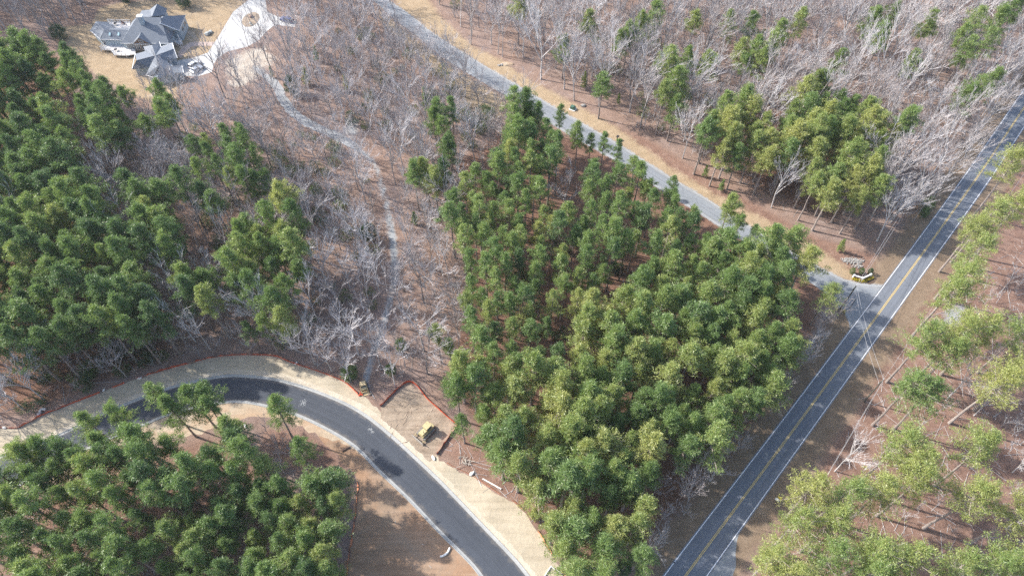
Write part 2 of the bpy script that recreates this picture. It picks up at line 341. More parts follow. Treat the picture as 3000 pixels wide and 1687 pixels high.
# ------------------------------------------------------------------ ground: one sheet, cover types as masks on it
xs = np.unique(np.r_[np.linspace(-3500, -420, 8), np.arange(-300, 300.1, 1.3), np.linspace(420, 3500, 8)])
ys = np.unique(np.r_[np.linspace(-3000, -200, 6), np.arange(-40, 360.1, 1.3), np.linspace(480, 5000, 8)])
GX, GY = np.meshgrid(xs, ys); gp = np.stack([GX.ravel(), GY.ravel()], 1)
near = (np.abs(gp[:, 0]) < 305) & (gp[:, 1] > -45) & (gp[:, 1] < 365)
def mask(poly, feather, is_px=True):
    m = np.zeros(len(gp), np.float32); d = sdist(gp[near], WP(poly) if is_px else poly)
    m[near] = np.clip(.5 - d/feather, 0, 1); return m
LAWN = [(140, 70), (230, 60), (250, 20), (300, 8), (480, -6), (590, -30), (620, 5), (590, 30), (560, 75), (545, 110), (520, 140), (450, 155), (462, 175), (440, 250), (400, 262), (330, 240), (240, 185), (150, 120)]
STREET_N = [(960, -60), (1060, -40), (1110, 40), (1190, 115), (1260, 147), (1320, 190), (1440, 255), (1560, 322), (1700, 425), (1800, 485), (1900, 535), (2030, 598), (2110, 655), (2230, 725), (2120, 710), (1990, 640), (1880, 575), (1784, 520), (1682, 455), (1592, 395), (1479, 325), (1292, 220), (1092, 95), (1000, 30)]
STREET_S = [(900, -60), (925, 0), (985, 45), (1142, 167), (1279, 250), (1262, 300), (1190, 290), (1060, 150), (965, 70)]
STREET_S2 = [(1425, 335), (1500, 380), (1659, 480), (1834, 590), (1820, 620), (1700, 540), (1560, 440), (1430, 360)]
lawn = np.maximum.reduce([mask(LAWN, 4), mask(STREET_N, 5)*.85, mask(STREET_S, 5)*.8])
PINK = [(1500, 300), (1620, 345), (1800, 455), (2040, 590), (2200, 640), (2240, 720), (2110, 700), (1870, 570), (1660, 440), (1560, 375)]
RIGHT = [(2250, 760), (2330, 640), (2480, 480), (2700, 330), (2900, 900), (2900, 1700), (1900, 1700), (1900, 1420), (2010, 1260), (2160, 1010)]
pink = np.maximum.reduce([mask(PINK, 6), mask(RIGHT, 6), mask([(1110, 1130), (1160, 1070), (1250, 1150), (1330, 1220), (1420, 1400), (1360, 1350), (1290, 1262), (1190, 1195)], 4), mask([(650, 1070), (760, 1070), (850, 1120), (890, 1190), (900, 1230), (820, 1250), (740, 1190), (650, 1130)], 5)*.8,
    mask([(330, 1140), (520, 1095), (600, 1080), (700, 1250), (300, 1400), (60, 1400), (100, 1230)], 6)*.75])
straw_floor = np.maximum.reduce([mask([(1140, 420), (1300, 300), (1480, 360), (1700, 480), (1900, 620), (2080, 720), (2020, 900), (1960, 1030), (1640, 1350), (1440, 1430), (1340, 1250), (1220, 1120), (1130, 950), (1180, 700)], 8),
    mask([(-200, 100), (150, 140), (290, 480), (440, 800), (420, 900), (100, 1030), (-200, 1070)], 8)*.9, mask([(290, 460), (560, 480), (790, 560), (760, 830), (560, 830), (420, 650)], 8)*.5,
    mask([(1770, 260), (2180, 240), (2280, 340), (2220, 480), (2100, 570), (1900, 480), (1770, 380)], 8)*.7, mask([(0, 1280), (500, 1150), (740, 1200), (880, 1250), (860, 1600), (-100, 1600)], 8)*.5])
verge = np.zeros(len(gp), np.float32); verge[near] = np.clip(1.15 - np.abs(sdist(gp[near], MAIN))/8.0, 0, 1)
gravelly = np.zeros(len(gp), np.float32)
dl = ldist(gp[near], TRAIL_L); gravelly[near] = np.clip(.95-dl/2.2, 0, 1)*np.where((gp[near][:, 1] > W(0, 360)[1]) | ((gp[near][:, 1] < W(0, 545)[1]) & (gp[near][:, 1] > W(0, 700)[1])), 1, .8)
gravelly = np.maximum.reduce([gravelly, mask([(858, 340), (872, 300), (890, 292), (905, 300), (900, 350)], 4)*.8, mask([(655, 165), (700, 130), (690, 160), (680, 190)], 5)*.5, mask([(2390, 760), (2440, 770), (2420, 820), (2350, 830)], 4)*.8])
dn = sdist(gp[near], STREET); gs = np.clip(1.0-np.abs(dn)/1.7, 0, 1); gravelly[near] = np.maximum(gravelly[near], gs)
pale = np.maximum.reduce([mask([(560, 150), (660, 110), (700, 150), (640, 210), (580, 230)], 6)*.8, mask([(390, 200), (440, 235), (400, 265), (370, 250)], 5)*.6])
faces = np.arange(len(xs)*len(ys)).reshape(len(ys), len(xs))
q = np.stack([faces[:-1, :-1].ravel(), faces[:-1, 1:].ravel(), faces[1:, 1:].ravel(), faces[1:, :-1].ravel()], 1)
def bulk_mesh(name, V, Fc, mats, mi=None, attrs=None, smooth=False):
    V = np.asarray(V, np.float32); Fc = np.asarray(Fc, np.int32); k = Fc.shape[1]; me = bpy.data.meshes.new(name)
    me.vertices.add(len(V)); me.vertices.foreach_set("co", V.ravel())
    me.loops.add(len(Fc)*k); me.loops.foreach_set("vertex_index", Fc.ravel())
    me.polygons.add(len(Fc)); me.polygons.foreach_set("loop_start", np.arange(0, len(Fc)*k, k, dtype=np.int32))
    for m in mats: me.materials.append(m)
    if mi is not None: me.polygons.foreach_set("material_index", np.asarray(mi, np.int32))
    for an, av in (attrs or {}).items():
        a = me.attributes.new(an, 'FLOAT', 'POINT'); a.data.foreach_set("value", np.asarray(av, np.float32))
    me.polygons.foreach_set("use_smooth", np.full(len(Fc), smooth)); me.update(); me.validate(); return me
def ground_mat():
    m, nt, b = nodes('forest_floor'); p = pos(nt)
    A = lambda n: N(nt, "ShaderNodeAttribute", attribute_type='GEOMETRY', attribute_name=n).outputs["Fac"]
    big = noise(nt, .05, 4, .6, p, .5); mid = noise(nt, .35, 6, .68, p, .3); fine = noise(nt, 2.2, 6, .75, p); spk = noise(nt, 7.0, 3, .8, p)
    def layer(c0, c1, c2):
        a = mixc(nt, .5, ramp(nt, mid, [(.33, c0), (.5, c1), (.67, c2)]), ramp(nt, fine, [(.32, c0), (.5, c1), (.68, c2)]))
        return mixc(nt, .16, a, ramp(nt, spk, [(.32, tuple(x*.8 for x in c0)), (.68, tuple(min(1, x*1.15) for x in c2))]))
    litter = mixc(nt, ramp(nt, big, [(.4, (0, 0, 0)), (.6, (1, 1, 1))]), layer((.135, .092, .075), (.225, .16, .134), (.33, .26, .225)), layer((.15, .097, .072), (.245, .162, .122), (.335, .25, .205)))
    edge = mixc(nt, .5, fine, mid)
    def use(col, mk, lay, w=.7):
        f = maths(nt, 'ADD', mk, maths(nt, 'MULTIPLY', maths(nt, 'SUBTRACT', edge, .5), w*2))
        f = maths(nt, 'MULTIPLY', maths(nt, 'SUBTRACT', f, .35), 3.0, clamp=True)
        f = maths(nt, 'MULTIPLY', f, maths(nt, 'GREATER_THAN', mk, .02)); return mixc(nt, f, col, lay)
    c = litter
    c = use(c, A('straw_floor'), layer((.105, .06, .042), (.175, .10, .07), (.26, .16, .115)))
    c = use(c, A('pink'), layer((.105, .058, .042), (.205, .122, .09), (.33, .23, .18)))
    c = use(c, A('verge'), layer((.125, .09, .06), (.20, .145, .10), (.285, .215, .15)))
    c = use(c, A('lawn'), layer((.23, .165, .10), (.33, .245, .155), (.41, .325, .225)))
    c = use(c, A('pale'), layer((.25, .20, .155), (.38, .33, .275), (.50, .46, .40)), 1.2)
    c = use(c, A('gravelly'), layer((.22, .215, .21), (.29, .295, .295), (.36, .36, .355)), .8)
    nt.links.new(c, b.inputs["Base Color"]); b.inputs["Roughness"].default_value = 1; b.inputs["Specular IOR Level"].default_value = .08
    bump(nt, b, mixc(nt, .5, fine, spk), .9, .25); return m
gm = bulk_mesh('ground', np.c_[gp, np.zeros(len(gp))], q, [ground_mat()], attrs=dict(lawn=lawn, pink=pink, straw_floor=straw_floor, verge=verge, gravelly=gravelly, pale=pale))
ground = bpy.data.objects.new('ground', gm); COL.objects.link(ground); tag(ground, kind='structure')

def sheet(name, poly, z, mat, jag=0.0, seed=1, kind='structure', label=None, step=1.0):
    """flat sheet over a plan polygon; jag makes its edge uneven"""
    P = np.array(poly, float)
    if jag:
        rng = np.random.default_rng(seed); out = []
        for a, b in zip(P, np.roll(P, -1, 0)):
            n = max(1, int(np.linalg.norm(b-a)/step)); e = b-a; nn = np.array([-e[1], e[0]])/max(1e-6, np.linalg.norm(e))
            for t in range(n):
                out.append(a+e*(t/n)+nn*rng.normal(0, jag))
        P = np.array(out)
    g = Geo(); n = len(P); A = (P[:, 0]*np.roll(P[:, 1], -1)-np.roll(P[:, 0], -1)*P[:, 1]).sum()
    if A < 0: P = P[::-1]
    g.add([(x, y, z) for x, y in P], [tuple(range(n))]); o = g.build(name, mat); 
    import bmesh
    bm = bmesh.new(); bm.from_mesh(o.data); bmesh.ops.triangulate(bm, faces=bm.faces[:]); bm.to_mesh(o.data); bm.free()
    return tag(o, label, kind=kind)
def strip(name, L, R, z, mat, parent=None, zc=None):
    """ribbon between two lines; zc raises its middle (camber)"""
    L, R = np.asarray(L), np.asarray(R); n = len(L); mid = (L+R)/2
    V = np.vstack([np.c_[L, np.full(n, z)], np.c_[mid, np.full(n, zc if zc is not None else z)], np.c_[R, np.full(n, z)]])
    i = np.arange(n-1); Q = np.vstack([np.stack([i, n+i, n+i+1, i+1], 1), np.stack([n+i, 2*n+i, 2*n+i+1, n+i+1], 1)])
    s = np.r_[0, np.cumsum(np.linalg.norm(np.diff(mid, axis=0), axis=1))]; one = np.ones(n)
    me = bulk_mesh(name, V, Q, [mat], attrs=dict(u=np.r_[-one, 0*one, one], s=np.r_[s, s, s])); o = bpy.data.objects.new(name, me); COL.objects.link(o); o.parent = parent
    if me.polygons[0].normal.z < 0: me.flip_normals()
    return o
def strip_lr(name, C, d0, d1, z, mat, parent=None): return strip(name, offset(C, d0), offset(C, d1), z, mat, parent)

sheet('sand_verge', SAND_IN, .004, M['sand_verge'], .25, 5)
sheet('straw_verge', VERGE, .004, M['straw'], .15, 2)
sheet('straw_verge', VERGE2, .004, M['straw'], .2, 3)
sheet('building_pad', PAD, .008, M['pad_dirt'], .25, 4)
sheet('clay_lot', LOT, .008, M['clay'], .3, 6)
# pale fresh straw along the new kerb
strip('straw_verge', offset(NO, .8), offset(NO, 1.9)+np.random.default_rng(3).normal(0, .12, NO.shape), .016, M['straw_fresh'])['kind'] = 'structure'
strip('straw_verge', WP([(700, 935), (760, 955), (850, 990), (905, 1012), (955, 1045)]), WP([(700, 952), (765, 976), (845, 1005), (895, 1030), (942, 1062)]), .012, M['straw_fresh'])['kind'] = 'structure'

main_road = strip('road', offset(ML, .28), offset(MR, -.28), .02, M['road_asphalt'], zc=.07); main_road['kind'] = 'structure'
CL = (ML+MR)/2
RZ = .075
for nm, C, d, w, mt, z in [('white_edge_line', ML, -.07, .075, 'line_white', .026), ('white_edge_line', MR, .07, .075, 'line_white', .026), ('yellow_centre_line', CL, .14, .06, 'line_yellow', RZ), ('yellow_centre_line', CL, -.14, .06, 'line_yellow', RZ)]:
    strip_lr(nm, C, d-w, d+w, z, M[mt], main_road)
sheet('pavement', WP([(1864, 1322), (1857, 1350), (1853, 1375), (1851, 1410), (1846, 1440), (1835, 1500), (1735, 1500), (1778, 1449)]), .012, M['old_pavement'], .15, 7)
new_road = strip('road', NO, NI, .02, M['new_asphalt'], zc=.09); new_road['kind'] = 'structure'
# concrete gutters with an upstand, outside the asphalt
def kerb(name, line, side):
    prof = [(0, .012), (.45, .024), (.55, .13), (.72, .135), (.76, .0)]
    Ls = [np.c_[offset(line, side*d), np.full(len(line), z)] for d, z in prof]; n = len(line); V = np.vstack(Ls); i = np.arange(n-1)
    Q = np.vstack([np.stack([k*n+i, k*n+i+1, (k+1)*n+i+1, (k+1)*n+i], 1) for k in range(len(prof)-1)])
    me = bulk_mesh(name, V, Q, [M['gutter']]); o = bpy.data.objects.new(name, me); COL.objects.link(o)
    if me.polygons[0].normal.z < 0: me.flip_normals()
    return tag(o, kind='structure')
kerb('kerb', NO, 1); kerb('kerb', NI, -1)
strip('shoulder', offset(SU, .55), offset(SL, -.75), .006, M['gravel'])['kind'] = 'structure'
strip('street', SU, SL, .014, M['street_asphalt'])['kind'] = 'structure'
rngp = np.random.default_rng(9)
wob = lambda L, s, a: L + np.interp(np.arange(len(L)), np.arange(0, len(L), s), rngp.normal(0, a, len(np.arange(0, len(L), s))))[:, None]*np.array([1, 0])
i0 = 0; i1 = int(len(TRAIL_L)*.45); i2 = int(np.argmin(np.abs(TRAIL_L[:, 1]-W(0, 560)[1]))); i3 = int(np.argmin(np.abs(TRAIL_L[:, 1]-W(0, 690)[1]))); i4 = int(np.argmin(np.abs(TRAIL_L[:, 1]-W(0, 930)[1])))
for a, b, hw in ((0, i1, 1.55), (i2, i3, 1.15), (i4, len(TRAIL_L), 1.2)):
    C = TRAIL_L[a:b]; tap = np.clip(np.minimum(np.arange(len(C)), np.arange(len(C))[::-1])/10.0, .15, 1)[:, None]
    Tn = np.gradient(C, axis=0); Tn /= np.linalg.norm(Tn, axis=1)[:, None]; nn = np.stack([-Tn[:, 1], Tn[:, 0]], 1)
    j = rngp.normal(0, .18, (len(C), 2))
    strip('gravel_path', C+nn*(hw*tap+j[:, :1]), C-nn*(hw*tap+j[:, 1:]), .006, M['gravel'])['kind'] = 'structure'
drive = sheet('driveway', DRIVE, .012, M['new_concrete'])
sheet('garden_walk', WP([(447, 140), (452, 128), (463, 116), (478, 108), (500, 106), (540, 106), (534, 116), (500, 116), (482, 118), (470, 126), (462, 138), (455, 148)]), .02, M['paver'], 0)
def slick(name, c, r, seed, ang):     # pale lime spatter dried on the new asphalt
    rng = np.random.default_rng(seed); g = Geo(); X, Y = (float(t) for t in W(*c)); ca, sa = math.cos(ang), math.sin(ang)
    for k in range(70):
        a, b = rng.normal(0, r), rng.normal(0, r*.38); q_ = rng.uniform(.04, .2)*math.exp(-(a*a+b*b)/(2*r*r)); n = 7; z = .100+.0003*k
        g.add([(X+a*ca-b*sa+math.cos(t)*q_*rng.uniform(.5, 1.4), Y+a*sa+b*ca+math.sin(t)*q_*rng.uniform(.5, 1.4), z) for t in np.linspace(0, 2*np.pi, n, endpoint=False)], [tuple(range(n))])
    o = g.build(name, M['old_pavement']); o.parent = new_road; return o
slick('lime_spatter', (763, 1014), 1.0, 3, 1.1); slick('lime_spatter', (933, 1082), .8, 4, -.6)
# ------------------------------------------------------------------ tree shapes
def tubes(P0, P1, R0, R1, sides):
    """many tapered tubes at once: verts, quads-as-triangles"""
    P0, P1, R0, R1 = map(lambda a: np.asarray(a, float), (P0, P1, R0, R1)); n = len(P0)
    d = P1-P0; d /= np.linalg.norm(d, axis=1)[:, None]+1e-9
    ref = np.where(np.abs(d[:, 2:3]) > .9, np.array([[1., 0, 0]]), np.array([[0, 0, 1.]]))
    a = np.cross(d, ref); a /= np.linalg.norm(a, axis=1)[:, None]+1e-9; b = np.cross(d, a)
    ang = 2*np.pi*np.arange(sides)/sides; c, s = np.cos(ang), np.sin(ang)
    ring = a[:, None]*c[None, :, None]+b[:, None]*s[None, :, None]
    V = np.concatenate([P0[:, None]+ring*R0[:, None, None], P1[:, None]+ring*R1[:, None, None]], 1).reshape(-1, 3)
    base = (np.arange(n)*2*sides)[:, None]; k = np.arange(sides)[None]; k2 = (k+1) % sides
    T = np.concatenate([np.stack([base+k, base+k2, base+sides+k2], -1).reshape(-1, 3), np.stack([base+k, base+sides+k2, base+sides+k], -1).reshape(-1, 3)])
    return V, T
def join(parts):
    V = []; T = []; n = 0
    for v, t in parts: V.append(v); T.append(t+n); n += len(v)
    return np.vstack(V), np.vstack(T)
def sprays(C, R, m, rng, ln, wd, flat=.75, up=.35):
    """needle or leaf tufts: m slim triangles round every centre"""
    n = len(C); D = rng.normal(size=(n, m, 3)); D[..., 2] = D[..., 2]*.9+up; D /= np.linalg.norm(D, axis=2)[..., None]
    rad = rng.uniform(.35, 1, (n, m, 1))*R[:, None, None]
    B = C[:, None]+D*rad*np.array([1, 1, flat]); G = D+rng.normal(0, .45, D.shape); G /= np.linalg.norm(G, axis=2)[..., None]
    S = np.cross(G, rng.normal(size=G.shape)); S /= np.linalg.norm(S, axis=2)[..., None]+1e-9
    l = ln*rng.uniform(.7, 1.3, (n, m, 1)); w = wd*rng.uniform(.7, 1.3, (n, m, 1))
    V = np.stack([B-S*w, B+S*w, B+G*l], 2).reshape(-1, 3); T = np.arange(n*m*3).reshape(-1, 3)
    cv = np.repeat(np.clip(np.repeat(rng.random(n)[:, None], m, 1)*.65+rng.random((n, m))*.35, 0, 1).ravel(), 3)
    return V, T, cv
def pine(seed, h, cb, R, nb, m=17, pr=(.28, .62), shape=.55, kd=2.1):
    rng = np.random.default_rng(seed)
    lean = rng.normal(0, .012, 2)*h; zs = np.linspace(0, h*.97, 8)
    tr = np.stack([lean[0]*(zs/h)**1.5+rng.normal(0, .05, 8), lean[1]*(zs/h)**1.5+rng.normal(0, .05, 8), zs], 1); tr[0, :2] = 0
    rr = .0105*h*(1-zs/h)**.8+.03; rr[0] *= 1.25
    trunk = [tubes(tr[:-1], tr[1:], rr[:-1], rr[1:], 7)]
    t = np.sort(rng.random(nb)**.85); z = h*(cb+(1-cb)*t*.97)
    env = R*np.clip((1-t), 0.02, 1)**shape*np.clip(.55+.45*t/.22, 0, 1)
    L = env*rng.uniform(.42, 1.28, nb)+.3; az = np.arange(nb)*2.4+rng.normal(0, .5, nb)
    # lopsided crowns
    L *= 1+.3*np.cos(az-rng.uniform(0, 6.28))
    el = .05+.95*t**1.3+rng.normal(0, .14, nb)
    P0 = np.stack([np.interp(z, zs, tr[:, 0]), np.interp(z, zs, tr[:, 1]), z], 1)
    dr = np.stack([np.cos(az)*np.cos(el), np.sin(az)*np.cos(el), np.sin(el)], 1); mid = P0+dr*(L*.5)[:, None]-np.array([0, 0, .12])*L[:, None]*.5
    P1 = P0+dr*L[:, None]
    br = .012+.011*L
    trunk += [tubes(P0, mid, br*1.5, br, 3), tubes(mid, P1, br, br*.4, 3)]
    # dead stubs below the crown
    ns = 10; zz = h*rng.uniform(cb*.45, cb, ns); aa = rng.uniform(0, 6.28, ns); q0 = np.stack([np.interp(zz, zs, tr[:, 0]), np.interp(zz, zs, tr[:, 1]), zz], 1)
    q1 = q0+np.stack([np.cos(aa), np.sin(aa), rng.uniform(-.2, .3, ns)], 1)*rng.uniform(.4, 1.6, (ns, 1)); trunk.append(tubes(q0, q1, np.full(ns, .025), np.full(ns, .01), 3))
    C = []; side = np.stack([-np.sin(az), np.cos(az), 0*az], 1)
    for i in range(nb):
        k = 3+int(L[i]*kd+rng.random())      # each bough a flat fan of tufts, wider towards its tip
        s = rng.uniform(.28, 1.04, k)**.85; c = P0[i]+dr[i]*(L[i]*s)[:, None]+side[i]*(rng.normal(0, .17, k)*L[i]*s)[:, None]
        c += rng.normal(0, .12, c.shape); C.append(c)
    C.append(tr[-1]+rng.normal(0, .3, (5, 3))); C = np.vstack(C); PR = rng.uniform(*pr, len(C))
    V, T, cv = sprays(C, PR, m, rng, .42, .058, .7)
    return join(trunk), (V, T, cv)
def bare(seed, h, spread=1.0, fork=.42, dens=1.0, min_r=.0145, thin=1.0, heavy=0):
    rng = np.random.default_rng(seed); seg = [[], []]   # 0 trunk and limbs, 1 twigs
    def grow(p, d, L, r, lv):
        n = 4 if lv == 0 else (3 if lv < 3 else 2); q = p; pts = [p]; dd = d
        for i in range(n):
            dd = dd+rng.normal(0, .05+.035*lv, 3)+np.array([0, 0, .07]); dd /= np.linalg.norm(dd)
            q2 = q+dd*L/n; ra, rb = r*(1-.75*i/n), r*(1-.75*(i+1)/n)
            seg[0 if lv < 2 else 1].append((q, q2, max(ra, min_r), max(rb, min_r*.8))); q = q2; pts.append(q)
        if lv >= 4: return
        pts = np.array(pts)
        if lv == 0: ks = np.linspace(fork, 1, int(9*dens)); 
        else: ks = np.r_[rng.uniform(.3, .95, int([0, 4, 4, 2+heavy][lv]*dens+rng.random())), 1.0]
        for k in ks:
            f = k*n; i = min(int(f), n-1); b = pts[i]+(pts[i+1]-pts[i])*(f-i)
            ax = rng.normal(size=3); ax -= dd*(ax@dd); ax /= np.linalg.norm(ax)
            an = rng.uniform(.40, .78)*spread if lv == 0 else rng.uniform(.22, .66)
            if k == 1.0: an *= .35
            nd = dd*math.cos(an)+ax*math.sin(an); nd[2] = abs(nd[2])*.85+.15 if lv < 2 else nd[2]+.18; nd /= np.linalg.norm(nd)
            nl = L*[.62, .52, .55, .55][lv]*rng.uniform(.7, 1.15)*(1.15-.45*(k-fork) if lv == 0 else 1.1-.35*k)
            grow(b, nd, nl, r*(1-.75*k)*.8+.012 if lv else r*(1-.72*k)*.72+.03, lv+1)
    grow(np.zeros(3), np.array([rng.normal(0, .03), rng.normal(0, .03), 1.0]), h*.72, .0125*h*thin, 0)
    out = []
    for s, sides in ((seg[0], 5), (seg[1], 3)):
        a = [np.array([x[k] for x in s]) for k in range(4)]; out.append(tubes(*a, sides))
    return out
def shrub(seed, h, R, n=60, m=20, ln=.22, wd=.075, pr=(.25, .5), cone=0.0):
    rng = np.random.default_rng(seed); D = rng.normal(size=(n, 3)); D /= np.linalg.norm(D, axis=1)[:, None]
    r = rng.uniform(.45, 1, n)**.6; zc = (D[:, 2]*r*.5+.52)
    k = 1-cone*zc; C = np.stack([D[:, 0]*r*R*k, D[:, 1]*r*R*k, np.clip(zc, .06, 1)*h], 1)
    V, T, cv = sprays(C, rng.uniform(*pr, n), m, rng, ln, wd, .9, .15)
    st = tubes([np.zeros(3)]*5, C[:5]*np.array([.6, .6, .8]), np.full(5, .02*h), np.full(5, .006*h), 4)
    st2 = tubes([np.zeros(3)], [np.array([0, 0, h*.8])], [.025*h], [.008*h], 5)
    return join([st, st2]), (V, T, cv)

def to_mesh(nm, vt, mat, cv=None): return bulk_mesh(nm, vt[0], vt[1], [mat], attrs={'cv': cv} if cv is not None else None)
def combo(nm, trunk, crown, mt, mc, cv=None):
    V, T = join([trunk, crown]); mi = np.r_[np.zeros(len(trunk[1])), np.ones(len(crown[1]))]
    return bulk_mesh(nm, V, T, [mt, mc], mi, {'cv': np.r_[np.full(len(trunk[0]), .5), cv]} if cv is not None else None)
PROTO = {}      # kind -> list of (height, crown radius, trunk mesh, crown mesh, joined mesh)
def add_pine(kind, *specs):
    for i, (seed, h, cb, R, nb, kw) in enumerate(specs):
        t, (V, T, cv) = pine(seed, h, cb, R, nb, **kw)
        PROTO.setdefault(kind, []).append((h, R, to_mesh('trunk', t, M['pine_bark']), to_mesh('crown', (V, T), M['needles'], cv), combo('pine', t, (V, T), M['pine_bark'], M['needles'], cv)))
add_pine('stand', *[(s, 20, .42+.035*(s % 6), 3.0+.28*(s % 5), 54+4*(s % 4), dict(shape=.42+.09*(s % 5))) for s in range(11, 21)])
add_pine('thin', *[(s, 20, .50+.04*(s % 5), 2.5+.25*(s % 4), 38, dict(m=17, shape=.45+.08*(s % 4))) for s in range(31, 38)])
add_pine('wide', *[(s, 26, .52+.03*(s % 3), 5.2, 64, dict(m=13, pr=(.34, .72), shape=.42, kd=2.0)) for s in range(51, 56)])
add_pine('young', *[(s, 9, .12, 1.9, 60, dict(m=14, pr=(.25, .45), shape=.85, kd=1.6)) for s in range(71, 74)])
def add_bare(kind, specs):
    for (seed, h, kw) in specs:
        a, b = bare(seed, h, **kw)
        PROTO.setdefault(kind, []).append((h, h*.25, to_mesh('trunk', a, M['bare_bark']), to_mesh('crown', b, M['twigs']), combo('bare', a, b, M['bare_bark'], M['twigs'])))
add_bare('oak', [(s, 18, dict(spread=1.0+.08*(s % 3), fork=.38+.06*(s % 3), dens=1.0, heavy=s % 2)) for s in range(101, 108)])
add_bare('pole', [(s, 18, dict(spread=.75, fork=.58, dens=.8, thin=.8)) for s in range(121, 125)])
add_bare('sapling', [(s, 6, dict(spread=1.05, fork=.22, dens=.72, min_r=.011, thin=.75)) for s in range(141, 146)])
def add_shrub(kind, mats, specs):
    for (seed, h, R, kw) in specs:
        t, (V, T, cv) = shrub(seed, h, R, **kw)
        PROTO.setdefault(kind, []).append((h, R, to_mesh('stem', t, M['bare_bark']), to_mesh('foliage', (V, T), mats, cv), combo('shrub', t, (V, T), M['bare_bark'], mats, cv)))
add_shrub('holly', M['broadleaf'], [(s, 5, 2.0, dict(n=120, m=22, cone=.35)) for s in range(201, 204)])
add_shrub('brush', M['broadleaf'], [(s, 1.6, 1.2, dict(n=26, m=14, ln=.2, wd=.06)) for s in range(221, 224)])

# ------------------------------------------------------------------ where the pines stand: crown areas measured on the sheet
RG = np.random.default_rng(2024)
KEEP_OUT = [(MAIN, 3.2), (NEW, 1.6), (STREET, 1.4), (DRIVE, .8), (HOUSE, .3), (VERGE, .2), (VERGE2, .3), (PAD, .2), (LOT, .6)]
def free(P, extra=0.0):
    ok = np.ones(len(P), bool)
    for poly, mg in KEEP_OUT: ok &= sdist(P, poly) > mg+extra
    ok &= ldist(P, TRAIL_L) > 2.6
    return ok
TREES = []      # dicts: kind, x, y, s (scale), tone, rot, region, hand label
TX = np.zeros((0, 2))
def fill(region, kind, poly, h, spacing, tone, tj=.19, n=4000, inset=9, fat=1.0, split=False, crown=.76, sj=.16, keep_clear=True, ground_poly=False, holes=(), against='all'):
    global TX
    px = np.array(poly, float); lo, hi = px.min(0), px.max(0); c = lo+(hi-lo)*RG.random((n, 2))
    c = c[sdist(c, px) < (0 if ground_poly else -inset)]
    for hl in holes: c = c[sdist(c, hl) > 0]
    X, Y = W(c[:, 0], c[:, 1], 0.0 if ground_poly else h*crown); P = np.stack([X, Y], 1)
    if keep_clear: P = P[free(P)]
    got = [] ; near_old = TX
    sp2 = spacing
    for p in P:
        if len(near_old) and ((near_old-p)**2).sum(1).min() < (sp2*.8)**2: continue
        if got and ((np.array(got)-p)**2).sum(1).min() < (sp2*RG.uniform(.85, 1.15))**2: continue
        got.append(p)
    if got: TX = np.vstack([TX, np.array(got)])
    for p in got:
        pr = PROTO[kind]; v = int(RG.integers(len(pr)))
        TREES.append(dict(kind=kind, v=v, x=p[0], y=p[1], s=h/pr[v][0]*RG.uniform(1-sj, 1+sj), tone=float(np.clip((RG.choice([.15, .5, .9], p=[.36, .32, .32]) if split else tone)+RG.normal(0, .09 if split else tj), 0, 1)), rot=RG.uniform(0, 6.28), region=region, label=None, wide=RG.uniform(.88, 1.16)*fat))
def put(kind, x, y, h, tone, label=None, region='lone', crown=None, v=None, wide=1.0, rot=None):
    """one tree by its foot on the sheet (or by its crown centre when crown is the height share)"""
    global TX
    X, Y = W(x, y, h*crown if crown else 0.0); pr = PROTO[kind]; v = int(RG.integers(len(pr))) if v is None else v % len(pr)
    TX = np.vstack([TX, [[float(X), float(Y)]]])
    TREES.append(dict(kind=kind, v=v, x=float(X), y=float(Y), s=h/pr[v][0], tone=tone, rot=RG.uniform(0, 6.28) if rot is None else rot, region=region, label=label, wide=wide))

# pines that stand out on their own
C_ = .80
put('stand', 1322, 243, 23, .35, 'tall dark pine with a flat open crown reaching over the grey street', crown=.88, v=1)
put('stand', 1330, 285, 19, .5, 'pine just below the tall flat-crowned pine beside the grey street', crown=C_)
put('thin', 1408, 290, 17, .3, 'slim grey-green pine with a wispy crown against the grey street', crown=C_)
put('stand', 1455, 333, 18, .6, 'pointed yellow-green pine standing in front of the grey street', crown=C_)
put('thin', 1486, 358, 15, .15, 'small dark pine touching the pointed yellow-green pine by the street', crown=C_)
put('thin', 1521, 358, 17, .4, 'slender pine between the dark pine and the pale pine by the street', crown=C_)
put('thin', 1556, 378, 17, .35, 'pale wispy pine overlapping the middle of the grey street', crown=C_)
put('thin', 1597, 420, 17, .5, 'slender roadside pine where the grey street reappears', crown=C_)
put('thin', 1695, 465, 17, .45, 'slender pine whose crown covers the street edge', crown=C_)
put('stand', 1838, 515, 19, .6, 'bright pine with an open crown at the lower side of the street', crown=C_)
put('thin', 1860, 565, 16, .45, 'small pine just under the bright street-side pine', crown=C_)
put('thin', 1897, 585, 15, .25, 'small dark pine at the street edge before the broad round pine', crown=C_)
put('stand', 1992, 596, 20, .62, 'broad round-topped pine beside the street near the junction', crown=C_, wide=1.35)
put('stand', 2030, 650, 20, .95, 'yellow pine nearest the brick entrance sign, right above the street', crown=C_, wide=1.3)
put('wide', 2087, 737, 17, .60, 'olive pine at the junction corner beside the utility pole', crown=C_, wide=1.15)
put('stand', 1331, 790, 17, .95, 'bright yellow pine in the sparse side of the central stand', crown=C_)
put('stand', 688, 1021, 20, .55, 'lone bent pine leaning out over the sandy verge of the new road', crown=C_, v=2)
put('stand', 745, 1125, 17, .5, 'round pine at the edge of the clay lot below the lone bent pine', crown=C_)
put('thin', 388, 985, 20, .5, 'pine whose crown crosses the upper kerb of the new road', crown=C_)
put('stand', 424, 1018, 20, .5, 'pine with a domed crown in the middle of the new asphalt curve', crown=C_)
put('stand', 478, 993, 20, .4, 'flat-crowned pine over the new asphalt, beside the domed one', crown=C_)
